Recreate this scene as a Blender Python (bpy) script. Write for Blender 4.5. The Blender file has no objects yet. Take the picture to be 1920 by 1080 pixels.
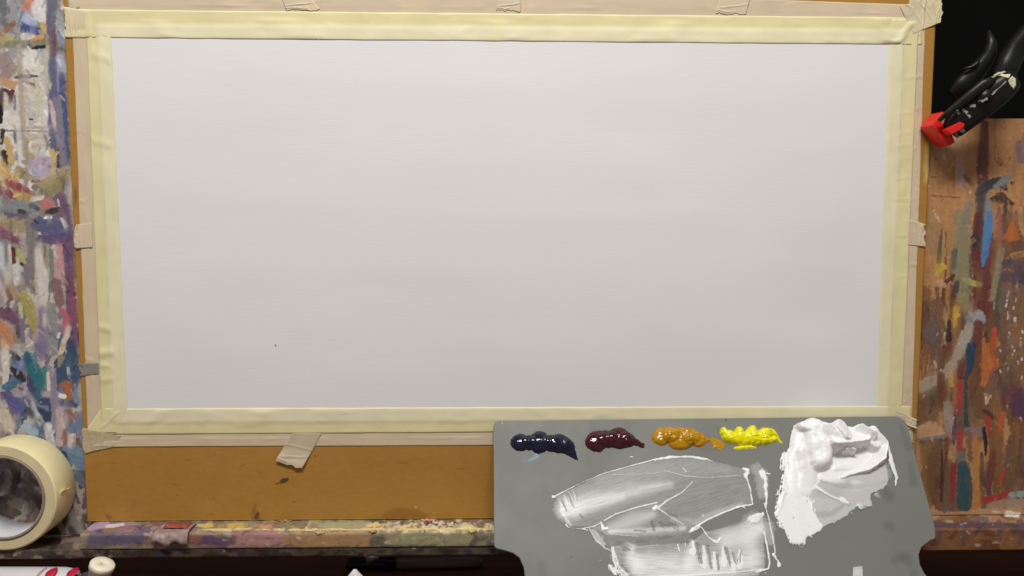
import bpy, bmesh, math, random
import numpy as np
from mathutils import Matrix, Vector

S = bpy.context.scene
COL = S.collection
rng = np.random.RandomState(7)
random.seed(7)

# ------------------------------------------------------------------ camera, world, lamp, exposure
LEAN = math.radians(8)                      # the easel leans back
W, H, F = 1920.0, 1080.0, 1600.0
CAMP = np.array([-0.0128, 0.0180, 0.7849])   # camera in easel space (x right, y up the board, z out of it)
RV = np.array([0.0931, 0.0244, -0.0005])
def rotm(r):
    t = np.linalg.norm(r); k = r / t
    K = np.array([[0, -k[2], k[1]], [k[2], 0, -k[0]], [-k[1], k[0], 0]])
    return np.eye(3) + math.sin(t) * K + (1 - math.cos(t)) * K @ K
R = rotm(RV)                                # easel -> camera axes
EZ = Matrix(((1, 0, 0, 0), (0, math.sin(LEAN), -math.cos(LEAN), 0), (0, math.cos(LEAN), math.sin(LEAN), 1.2), (0, 0, 0, 1)))  # easel -> world

cd = bpy.data.cameras.new('camera'); cam = bpy.data.objects.new('camera', cd); COL.objects.link(cam)
cd.sensor_width = 36; cd.lens = F / W * 36; cd.clip_start = 0.01; cd.clip_end = 50
M3 = Matrix([list(v) for v in R.T]).to_4x4(); M3.translation = Vector(CAMP)
cam.matrix_world = EZ @ M3
S.camera = cam

wd = bpy.data.worlds.new('World'); S.world = wd; wd.use_nodes = True
bg = wd.node_tree.nodes['Background']; bg.inputs[0].default_value = (1.0, 0.96, 0.91, 1); bg.inputs[1].default_value = 0.215
ld = bpy.data.lights.new('ceiling_lamp', 'AREA'); ld.shape = 'RECTANGLE'; ld.size = 0.85; ld.size_y = 0.16
ld.energy = 27.0; ld.color = (1.0, 0.975, 0.94)
lamp = bpy.data.objects.new('ceiling_lamp', ld); COL.objects.link(lamp)
lamp.location = (-0.08, -0.80, 2.62)
lamp.rotation_euler = (Vector((0, 0.0, 1.2)) - lamp.location).to_track_quat('-Z', 'Y').to_euler()
vs = S.view_settings; vs.view_transform = 'Standard'; vs.look = 'None'; vs.exposure = 0; vs.gamma = 1; vs.use_curve_mapping = False
S.render.engine = 'CYCLES'
S.render.resolution_x = 1024; S.render.resolution_y = 576

# ------------------------------------------------------------------ helpers
def proj(P):                                # easel points (N,3) -> photo pixels
    C = (P - CAMP) @ R.T
    return W / 2 + F * C[..., 0] / -C[..., 2], H / 2 - F * C[..., 1] / -C[..., 2]
def pix(px, py, z=0.0, n=(0, 0, 1.0), q=None):   # photo pixel -> point on a plane of the easel
    d = R.T @ np.array([(px - W / 2) / F, -(py - H / 2) / F, -1.0]); n = np.array(n)
    q = np.array([0, 0, z]) if q is None else q
    return CAMP + d * (((q - CAMP) @ n) / (d @ n))
def lin(c, g=1.0):
    c = np.array(c, float) / 255.0
    return np.minimum(np.where(c <= 0.04045, c / 12.92, ((c + 0.055) / 1.055) ** 2.4) * g, 0.9)

_T = np.random.RandomState(3).rand(256, 256)
def noise(x, y, s=0):
    x = np.asarray(x, float) + s * 17.31; y = np.asarray(y, float) + s * 9.77
    xi = np.floor(x).astype(int); yi = np.floor(y).astype(int); fx = x - xi; fy = y - yi
    fx = fx * fx * (3 - 2 * fx); fy = fy * fy * (3 - 2 * fy)
    a = _T[yi % 256, xi % 256]; b = _T[yi % 256, (xi + 1) % 256]; c = _T[(yi + 1) % 256, xi % 256]; d = _T[(yi + 1) % 256, (xi + 1) % 256]
    return (a * (1 - fx) + b * fx) * (1 - fy) + (c * (1 - fx) + d * fx) * fy
def fbm(x, y, s=0, o=3):
    v = 0; a = 0.5; t = 0
    for i in range(o):
        v = v + a * noise(x, y, s + i); t += a; x = np.asarray(x) * 2.03; y = np.asarray(y) * 2.03; a *= 0.55
    return v / t
def sst(a, b, x):
    t = np.clip((x - a) / (b - a), 0, 1); return t * t * (3 - 2 * t)

def mat(name, color=(0.5, 0.5, 0.5), attr=False, rough=0.5, bump=None, spec=0.5, coat=0.0, mottle=None, alpha=False, stretch=(1, 1, 1), metal=0.0, sss=0.0, vrough=None):
    m = bpy.data.materials.new(name); m.use_nodes = True
    nt = m.node_tree; N = nt.nodes; L = nt.links; p = N['Principled BSDF']
    p.inputs['Roughness'].default_value = rough; p.inputs['Specular IOR Level'].default_value = spec
    p.inputs['Coat Weight'].default_value = coat; p.inputs['Metallic'].default_value = metal
    if coat: p.inputs['Coat Roughness'].default_value = 0.08
    if sss:
        p.inputs['Subsurface Weight'].default_value = sss; p.inputs['Subsurface Scale'].default_value = 0.002
    tc = N.new('ShaderNodeTexCoord'); mp = N.new('ShaderNodeMapping'); mp.inputs['Scale'].default_value = stretch
    L.new(tc.outputs['Object'], mp.inputs['Vector'])
    if attr:
        a = N.new('ShaderNodeAttribute'); a.attribute_name = 'Col'; src = a.outputs['Color']
    else:
        r = N.new('ShaderNodeRGB'); r.outputs[0].default_value = (*color, 1); src = r.outputs[0]
    if mottle:
        sc, amt = mottle[0], mottle[1]
        nz = N.new('ShaderNodeTexNoise'); nz.inputs['Scale'].default_value = sc; nz.inputs['Detail'].default_value = 6
        L.new(mp.outputs[0], nz.inputs['Vector'])
        mr = N.new('ShaderNodeMapRange'); mr.inputs['From Min'].default_value = 0.3; mr.inputs['From Max'].default_value = 0.7
        mr.inputs['To Min'].default_value = 1 - amt; mr.inputs['To Max'].default_value = 1 + amt
        L.new(nz.outputs['Fac'], mr.inputs['Value'])
        mx = N.new('ShaderNodeVectorMath'); mx.operation = 'SCALE'
        L.new(src, mx.inputs[0]); L.new(mr.outputs[0], mx.inputs['Scale']); src = mx.outputs[0]
    L.new(src, p.inputs['Base Color'])
    if vrough:
        nz = N.new('ShaderNodeTexNoise'); nz.inputs['Scale'].default_value = vrough[0]; nz.inputs['Detail'].default_value = 4
        L.new(mp.outputs[0], nz.inputs['Vector'])
        mr = N.new('ShaderNodeMapRange'); mr.inputs['From Min'].default_value = 0.35; mr.inputs['From Max'].default_value = 0.65
        mr.inputs['To Min'].default_value = vrough[1]; mr.inputs['To Max'].default_value = vrough[2]
        L.new(nz.outputs['Fac'], mr.inputs['Value']); L.new(mr.outputs[0], p.inputs['Roughness'])
    if bump:
        nz = N.new('ShaderNodeTexNoise'); nz.inputs['Scale'].default_value = bump[0]; nz.inputs['Detail'].default_value = 5
        L.new(mp.outputs[0], nz.inputs['Vector'])
        b = N.new('ShaderNodeBump'); b.inputs['Strength'].default_value = bump[1]; b.inputs['Distance'].default_value = bump[2] if len(bump) > 2 else 0.001
        L.new(nz.outputs['Fac'], b.inputs['Height']); L.new(b.outputs[0], p.inputs['Normal'])
    if alpha:
        a2 = N.new('ShaderNodeAttribute'); a2.attribute_name = 'Col'
        L.new(a2.outputs['Alpha'], p.inputs['Alpha'])
    return m

def place(o, loc=(0, 0, 0)):
    o.matrix_world = EZ @ Matrix.Translation(Vector(loc)); o['_o'] = list(map(float, loc)); return o
def tag(o, label, cat, group=None):
    o['label'] = label; o['category'] = cat
    if group: o['group'] = group
    return o
def thing(name, loc, label, cat, group=None):
    o = bpy.data.objects.new(name, None); COL.objects.link(o); o.empty_display_size = 0.02
    place(o, loc); return tag(o, label, cat, group)
def link(name, me, material, parent=None, smooth=True):
    o = bpy.data.objects.new(name, me); COL.objects.link(o)
    if material: me.materials.append(material)
    if smooth: me.polygons.foreach_set('use_smooth', np.ones(len(me.polygons), bool))
    o['_o'] = [0.0, 0, 0]
    if parent is not None:
        o.parent = parent
    return o
def shift(P, parent):                       # easel coordinates -> the parent's local coordinates
    return np.asarray(P, float) - np.array(parent['_o'])
def mesh_np(name, V, Q, col=None):          # vertices (N,3), quads (M,4)
    me = bpy.data.meshes.new(name)
    me.vertices.add(len(V)); me.vertices.foreach_set('co', np.ascontiguousarray(V, np.float32).ravel())
    me.loops.add(len(Q) * 4); me.loops.foreach_set('vertex_index', np.ascontiguousarray(Q, np.int32).ravel())
    me.polygons.add(len(Q)); me.polygons.foreach_set('loop_start', np.arange(0, len(Q) * 4, 4, dtype=np.int32))
    me.update(calc_edges=True); me.validate()
    if col is not None:
        if col.shape[1] == 3: col = np.c_[col, np.ones(len(col))]
        a = me.color_attributes.new('Col', 'FLOAT_COLOR', 'POINT'); a.data.foreach_set('color', np.ascontiguousarray(col, np.float32).ravel())
    return me
def grid_quads(nr, nc, flip=False):
    i = np.arange(nr * nc).reshape(nr, nc)
    q = np.stack([i[:-1, :-1], i[:-1, 1:], i[1:, 1:], i[1:, :-1]], -1).reshape(-1, 4)
    return q[:, ::-1] if flip else q
def from_py(name, V, Fc, parent, material, smooth=False, bevel=0, cols=None):
    me = bpy.data.meshes.new(name); me.from_pydata([tuple(v) for v in shift(V, parent)], [], [tuple(f) for f in Fc]); me.update()
    bm = bmesh.new(); bm.from_mesh(me); bmesh.ops.recalc_face_normals(bm, faces=bm.faces)
    if bevel: bmesh.ops.bevel(bm, geom=[e for e in bm.edges], offset=bevel, segments=2, affect='EDGES', profile=0.6, clamp_overlap=True)
    bm.to_mesh(me); bm.free()
    o = link(name, me, material, parent, smooth)
    return o
def box(name, a, b, parent, material, bevel=0.0008):
    V = [(x, y, z) for x in (a[0], b[0]) for y in (a[1], b[1]) for z in (a[2], b[2])]
    Fc = [(0, 1, 3, 2), (4, 6, 7, 5), (0, 4, 5, 1), (2, 3, 7, 6), (0, 2, 6, 4), (1, 5, 7, 3)]
    return from_py(name, V, Fc, parent, material, False, bevel)
def prism(name, poly, zb, zf, parent, material, bevel=0.0006, smooth=False):   # poly: list of easel (x,y) or (x,y,dz)
    n = len(poly); V = [(p[0], p[1], zb + (p[2] if len(p) > 2 else 0)) for p in poly] + [(p[0], p[1], zf + (p[2] if len(p) > 2 else 0)) for p in poly]
    Fc = [tuple(range(n))[::-1], tuple(range(n, 2 * n))] + [(i, (i + 1) % n, n + (i + 1) % n, n + i) for i in range(n)]
    return from_py(name, V, Fc, parent, material, smooth, bevel)
def loft(name, pts, wa, wb, parent, material, n=20, e=2.0, up=(0, 0, 1), smooth=True):
    pts = np.array(pts, float); m = len(pts); up = np.array(up, float)
    V = []
    for i in range(m):
        t = pts[min(i + 1, m - 1)] - pts[max(i - 1, 0)]; t /= np.linalg.norm(t)
        s = np.cross(t, up); s /= np.linalg.norm(s); u = np.cross(s, t)
        for k in range(n):
            a = 2 * math.pi * k / n; c, d = math.cos(a), math.sin(a)
            c = math.copysign(abs(c) ** (2 / e), c); d = math.copysign(abs(d) ** (2 / e), d)
            V.append(pts[i] + s * c * wa[i] + u * d * wb[i])
    Fc = [(i * n + k, i * n + (k + 1) % n, (i + 1) * n + (k + 1) % n, (i + 1) * n + k) for i in range(m - 1) for k in range(n)]
    Fc += [tuple(range(n)), tuple(range((m - 1) * n, m * n))]
    return from_py(name, np.array(V), Fc, parent, material, smooth)
def lathe(name, prof, centre, axis, parent, material, n=96, x_ref=(1, 0, 0), smooth=True, closed=True):   # prof: (radius, distance along the axis)
    ax = np.array(axis, float); ax /= np.linalg.norm(ax); u = np.array(x_ref, float); u -= ax * (u @ ax); u /= np.linalg.norm(u); v = np.cross(ax, u)
    V = []; m = len(prof)
    for k in range(n):
        a = 2 * math.pi * k / n
        for r, d in prof: V.append(np.array(centre) + ax * d + (u * math.cos(a) + v * math.sin(a)) * r)
    e = m if closed else m - 1
    Fc = [(k * m + i, k * m + (i + 1) % m, ((k + 1) % n) * m + (i + 1) % m, ((k + 1) % n) * m + i) for k in range(n) for i in range(e)]
    if not closed:
        Fc += [tuple(k * m for k in range(n)), tuple(k * m + m - 1 for k in range(n))]
    return from_py(name, np.array(V), Fc, parent, material, smooth)

# ------------------------------------------------------------------ brush-stroke painter: colour and thickness of real paint layers on a grid of points
class Paint:
    def __init__(s, P, base):
        s.U, s.V = proj(P); sh = s.U.shape
        s.c = np.broadcast_to(np.array(base, float), sh + (3,)).copy(); s.h = np.zeros(sh); s.a = np.zeros(sh)
    def put(s, sl, mk, col, h, jit, b):
        c = s.c[sl]; cc = np.asarray(col)[None, None] * (1 + jit * (b - 0.5) * 2)[..., None]
        s.c[sl] = c * (1 - mk[..., None]) + cc * mk[..., None]
        s.a[sl] = 1 - (1 - s.a[sl]) * (1 - mk)
        s.h[sl] = s.h[sl] * (1 - 0.6 * mk) + h * mk * (0.45 + 1.1 * b)
    def smear(s, n=3, soft=0, sat=0.85, vert=6, mix=0.6):   # wet strokes dragged into each other, edges softened
        def bl(c, ax, k):
            for _ in range(k): c = (c + np.roll(c, 1, ax) + np.roll(c, -1, ax)) / 3
            return c
        c = bl(bl(s.c, 0, soft), 1, soft); d = bl(bl(c, 0, vert * vert), 1, n)
        m = sst(0.45, 0.62, fbm(s.U / 16, s.V / 30, 71, 3))[..., None]; c = c * (1 - mix * m) + d * mix * m
        g = c.mean(-1, keepdims=True); s.c = g + (c - g) * sat; s.h = bl(bl(s.h, 0, 1), 1, 1)
        return s
    def fleck(s, n, rect, size, ang=90, amp=0.5):   # small dry scratches and specks left by later strokes
        for i in range(n):
            x = rng.uniform(rect[0], rect[1]); y = rng.uniform(rect[2], rect[3]); w = rng.uniform(*size) * (1 if rng.rand() < 0.8 else 1.5); l = w * rng.uniform(0.4, 4)
            sl = s.box(x - 1.2, x + 1.2, y - 1.2, y + 1.2)
            if sl is None: continue
            c = s.c[sl].reshape(-1, 3).mean(0); k = rng.rand()
            c = c * rng.uniform(1 - amp, 1) if k < 0.5 else c * rng.uniform(1, 1 + amp) if k < 0.94 else c * 0.5 + 0.5 * lin((214, 204, 192), 1.1)
            t = math.radians(ang + rng.uniform(-50, 50)); s.stroke([(x - math.cos(t) * l, y - math.sin(t) * l), (x + math.cos(t) * l, y + math.sin(t) * l)], [w, w * 0.5], np.minimum(c, 0.85), a=0.8, rag=0.9, dry=0.4, h=0.0002, soft=0.3)
        return s
    def box(s, x0, x1, y0, y1):
        m = (s.U > x0) & (s.U < x1) & (s.V > y0) & (s.V < y1)
        r = np.where(m.any(1))[0]; c = np.where(m.any(0))[0]
        if not len(r): return None
        return (slice(r[0], r[-1] + 1), slice(c[0], c[-1] + 1))
    def stroke(s, pts, w, col, a=1.0, rag=0.35, dry=0.0, h=0.0004, jit=0.12, seed=None, skew=0.0, soft=0.12, fine=0.8, streak=0.0, erase=False):
        if seed is None: seed = rng.randint(1000)
        pts = [np.array(p, float) for p in pts]
        if len(pts) == 1: pts = [pts[0], pts[0] + np.array([0.01, 0])]
        ws = list(w) if hasattr(w, '__len__') else [w] * len(pts); wm = max(ws) * 1.5 + 3
        xs = [p[0] for p in pts]; ys = [p[1] for p in pts]
        sl = s.box(min(xs) - wm, max(xs) + wm, min(ys) - wm, max(ys) + wm)
        if sl is None: return
        U = s.U[sl]; V = s.V[sl]; best = np.full(U.shape, 1e9); T = np.zeros(U.shape); A = np.zeros(U.shape); acc = 0; sg = np.ones(U.shape)
        tot = sum(np.linalg.norm(q - p) for p, q in zip(pts[:-1], pts[1:]))
        for i, (p, q) in enumerate(zip(pts[:-1], pts[1:])):
            d = q - p; ln = max(np.linalg.norm(d), 1e-6); d = d / ln
            rx = U - p[0]; ry = V - p[1]; al = rx * d[0] + ry * d[1]; k = np.clip(al / ln, 0, 1)
            ex = rx - d[0] * k * ln; ey = ry - d[1] * k * ln
            wi = ws[i] * (1 - k) + ws[i + 1] * k
            dist = np.hypot(ex, ey) / np.maximum(wi, 0.1)
            m = dist < best; best = np.where(m, dist, best); A = np.where(m, acc + np.clip(al, -ws[0], ln + ws[-1]), A)
            T = np.where(m, d[0] * ry - d[1] * rx, T); acc += ln
        w0 = max(ws)
        b = fbm(T * fine + 50, A * 0.045 + 50, seed, 2); n = fbm(U / 5.0, V / 5.0, seed + 5, 3); n2 = noise(T * 0.9, A * 0.02 + seed, seed + 2)
        e = best + rag * (n - 0.5) * 2 + rag * 0.5 * (n2 - 0.5) * 2
        mk = 1 - sst(1 - soft, 1 + soft, e)
        if dry > 0:
            g = b * 0.65 + 0.35 * n; mk = mk * sst(-0.06, 0.05, g - dry * (0.55 + 0.45 * np.clip(A / max(tot, 1), 0, 1)))
        if streak: mk = mk * np.clip(1 - streak + 2 * streak * sst(0.3, 0.7, b), 0, 1.6)
        if skew: mk = mk * np.clip(0.5 + 0.5 * skew * np.clip(T / w0, -1, 1), 0, 1)
        if erase: s.a[sl] *= 1 - np.clip(mk * a, 0, 1); s.h[sl] *= 1 - np.clip(mk * a, 0, 1); return
        s.put(sl, np.clip(mk * a, 0, 1), col, h, jit, b)
    def poly(s, pts, col, a=1.0, rag=2.5, h=0.0004, jit=0.1, soft=1.0, seed=None, dry=0.0, dirn=None):
        if seed is None: seed = rng.randint(1000)
        pts = np.array(pts, float); mg = 8 + soft; sl = s.box(pts[:, 0].min() - mg, pts[:, 0].max() + mg, pts[:, 1].min() - mg, pts[:, 1].max() + mg)
        if sl is None: return
        U = s.U[sl]; V = s.V[sl]
        u = U + rag * 2 * (fbm(U / 7, V / 7, seed) - 0.5) * 2; v = V + rag * 2 * (fbm(U / 7, V / 7, seed + 11) - 0.5) * 2
        sd = np.full(U.shape, 1e9); ins = np.zeros(U.shape, bool); n = len(pts)
        for i in range(n):
            p = pts[i]; q = pts[(i + 1) % n]; d = q - p; L2 = max(d @ d, 1e-9)
            k = np.clip(((u - p[0]) * d[0] + (v - p[1]) * d[1]) / L2, 0, 1)
            sd = np.minimum(sd, np.hypot(u - p[0] - k * d[0], v - p[1] - k * d[1]))
            if abs(q[1] - p[1]) > 1e-9:
                ins ^= ((p[1] > v) != (q[1] > v)) & (u < p[0] + (v - p[1]) * d[0] / (q[1] - p[1]))
        sd = np.where(ins, sd, -sd); mk = sst(-soft, soft, sd)
        dx, dy = dirn if dirn else (0, 1)
        b = fbm((U * dy - V * dx) * 0.6, (U * dx + V * dy) * 0.05, seed + 3, 2)
        if dirn: mk = mk * (0.8 + 0.4 * sst(0.3, 0.7, b))
        if dry: mk = mk * sst(-0.06, 0.06, b * 0.6 + 0.4 * fbm(U / 4, V / 4, seed + 9) - dry)
        s.put(sl, np.clip(mk * a, 0, 1), col, h, jit, b); return sl, mk
    def scatter(s, rect, cols, n, size, ang=90, spread=40, ratio=2.5, dry=0.25, h=0.0004, rag=0.45, g=1.02):
        for i in range(n):
            x = rng.uniform(rect[0], rect[1]); y = rng.uniform(rect[2], rect[3]); w = rng.uniform(*size); l = w * rng.uniform(0.6, ratio)
            t = math.radians(ang + rng.uniform(-spread, spread)); dx, dy = math.cos(t) * l, math.sin(t) * l
            k = rng.uniform(-1, 1) * l * 0.3
            c = lin(cols[rng.randint(len(cols))], g) * rng.uniform(0.85, 1.12)
            s.stroke([(x - dx, y - dy), (x + k * math.sin(t), y - k * math.cos(t)), (x + dx, y + dy)], [w * 0.8, w, w * 0.6], c, rag=rag, dry=dry * rng.uniform(0.4, 1.4), h=h)

# ------------------------------------------------------------------ materials
m_paint = mat('painted_wood', attr=True, rough=0.5, bump=(900, 0.25, 0.0006), mottle=(260, 0.10), spec=0.35, vrough=(60, 0.35, 0.7))
m_hard = mat('hardboard', attr=True, rough=0.45, bump=(1300, 0.25, 0.0004), mottle=(320, 0.05), spec=0.4, stretch=(0.5, 1, 1), vrough=(25, 0.36, 0.58))
m_tape = mat('masking_tape', attr=True, rough=0.55, bump=(1500, 0.3, 0.0004), mottle=(35, 0.05), spec=0.35, stretch=(1, 1, 1))
m_cloth = None
m_wood = mat('dark_wood', color=(0.17, 0.062, 0.032), rough=0.6, bump=(200, 0.3), mottle=(30, 0.3), stretch=(0.25, 3, 3))
m_wood2 = mat('warm_wood', color=(0.22, 0.10, 0.04), rough=0.55, bump=(200, 0.3), mottle=(30, 0.3), stretch=(0.25, 3, 3))
m_black = mat('black_wall', color=(0.0045, 0.0045, 0.0045), rough=0.9, spec=0.08, mottle=(8, 0.2))
m_blackp = mat('black_plastic', color=(0.0065, 0.0065, 0.0068), rough=0.42, bump=(700, 0.2, 0.0004), spec=0.38, mottle=(90, 0.3))
m_red = mat('red_rubber', color=(0.70, 0.016, 0.010), rough=0.45, spec=0.4, mottle=(140, 0.12), bump=(500, 0.2, 0.0003))
m_cream = mat('cream_paint', color=lin((196, 190, 158), 1.1), rough=0.5, mottle=(200, 0.25), bump=(600, 0.4, 0.0006))
m_grey_wear = mat('worn_print', color=lin((150, 150, 145), 1.0), rough=0.6, mottle=(500, 0.4))

def cloth_material():                       # primed canvas: fine horizontal weave
    m = bpy.data.materials.new('primed_canvas'); m.use_nodes = True; nt = m.node_tree; N = nt.nodes; L = nt.links; p = N['Principled BSDF']
    p.inputs['Roughness'].default_value = 0.62; p.inputs['Specular IOR Level'].default_value = 0.3
    tc = N.new('ShaderNodeTexCoord')
    def nz(sc, det, st):
        mp = N.new('ShaderNodeMapping'); mp.inputs['Scale'].default_value = st; L.new(tc.outputs['Object'], mp.inputs['Vector'])
        n = N.new('ShaderNodeTexNoise'); n.inputs['Scale'].default_value = sc; n.inputs['Detail'].default_value = det; L.new(mp.outputs[0], n.inputs['Vector']); return n.outputs['Fac']
    weave = nz(900, 2, (0.07, 1, 1)); warp = nz(1100, 1, (1, 0.12, 1)); big = nz(5, 3, (1, 1, 1)); patch = nz(14, 3, (1, 1.6, 1))
    ad = N.new('ShaderNodeMath'); ad.operation = 'MULTIPLY_ADD'; L.new(warp, ad.inputs[0]); ad.inputs[1].default_value = 0.5; L.new(weave, ad.inputs[2])
    mu = N.new('ShaderNodeMath'); mu.operation = 'MULTIPLY'; L.new(ad.outputs[0], mu.inputs[0]); L.new(patch, mu.inputs[1])
    b = N.new('ShaderNodeBump'); b.inputs['Strength'].default_value = 0.27; b.inputs['Distance'].default_value = 0.0005
    L.new(mu.outputs[0], b.inputs['Height']); L.new(b.outputs[0], p.inputs['Normal'])
    rp = N.new('ShaderNodeValToRGB'); rp.color_ramp.elements[0].position = 0.3; rp.color_ramp.elements[1].position = 0.7
    rp.color_ramp.elements[0].color = (0.775, 0.766, 0.756, 1); rp.color_ramp.elements[1].color = (0.80, 0.795, 0.79, 1)
    L.new(big, rp.inputs[0]); L.new(rp.outputs[0], p.inputs['Base Color'])
    return m
m_cloth = cloth_material()

# ------------------------------------------------------------------ the setting
def structure(o): o['kind'] = 'structure'; return o
Apal = pix(925, 789, 0.0045); Bpal = pix(1697, 780, 0.0045)
eu = (Bpal - Apal) / np.linalg.norm(Bpal - Apal); PHI = math.radians(35.3)
ev = np.array([0, -math.cos(PHI), math.sin(PHI)]); ev -= eu * (ev @ eu); ev /= np.linalg.norm(ev); en = np.cross(ev, eu)
PAL_L = 0.295
low = EZ @ Vector(Apal + ev * PAL_L - en * 0.003); ZT = low.z - 0.001
def world_box(name, a, b, material):
    me = bpy.data.meshes.new(name); V = [(x, y, z) for x in (a[0], b[0]) for y in (a[1], b[1]) for z in (a[2], b[2])]
    me.from_pydata(V, [], [(0, 1, 3, 2), (4, 6, 7, 5), (0, 4, 5, 1), (2, 3, 7, 6), (0, 2, 6, 4), (1, 5, 7, 3)]); me.update()
    o = bpy.data.objects.new(name, me); COL.objects.link(o); me.materials.append(material); return o
structure(world_box('table_top', (-1.0, -0.62, ZT - 0.03), (1.0, 0.62, ZT), m_wood))
structure(world_box('wall', (-1.4, 0.62, ZT - 0.03), (1.4, 0.66, ZT + 1.3), m_black))

# ------------------------------------------------------------------ the easel
ZP = -0.0055                                # front of the easel panels, just behind the board
TRAY_Y = -0.290
easel = thing('painter_easel', (0, -0.298, -0.02), 'paint-smeared wooden easel holding the taped drawing board on its ledge', 'easel')
def slab(name, xs, ys, z0, thick, fn, parent, material, rough_h=1.0):   # a plank whose front is a grid of painted points
    X, Y = np.meshgrid(xs, ys); P = np.stack([X, Y, np.full(X.shape, z0)], -1)
    G = fn(P); P[..., 2] += np.clip(G.h, -0.001, 0.003) * rough_h
    nr, nc = X.shape; V = P.reshape(-1, 3); C = G.c.reshape(-1, 3); Q = [grid_quads(nr, nc)]
    i = np.arange(nr * nc).reshape(nr, nc); ring = np.r_[i[0, :], i[1:, -1], i[-1, -2::-1], i[-2:0:-1, 0]]
    B = V[ring].copy(); B[:, 2] = z0 - thick; k0 = len(V); k = len(ring); j = np.arange(k); jn = (j + 1) % k
    Q.append(np.stack([ring[jn], ring[j], k0 + j, k0 + jn], -1))
    V = np.r_[V, B]; C = np.r_[C, C[ring]]
    h = len(ring); cs = [k0, k0 + nc - 1, k0 + nc - 1 + nr - 1, k0 + 2 * (nc - 1) + nr - 1]; Q.append(np.array([[cs[3], cs[2], cs[1], cs[0]]]))
    return link(name, mesh_np(name, shift(V, parent), np.concatenate(Q), C), material, parent)

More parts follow.
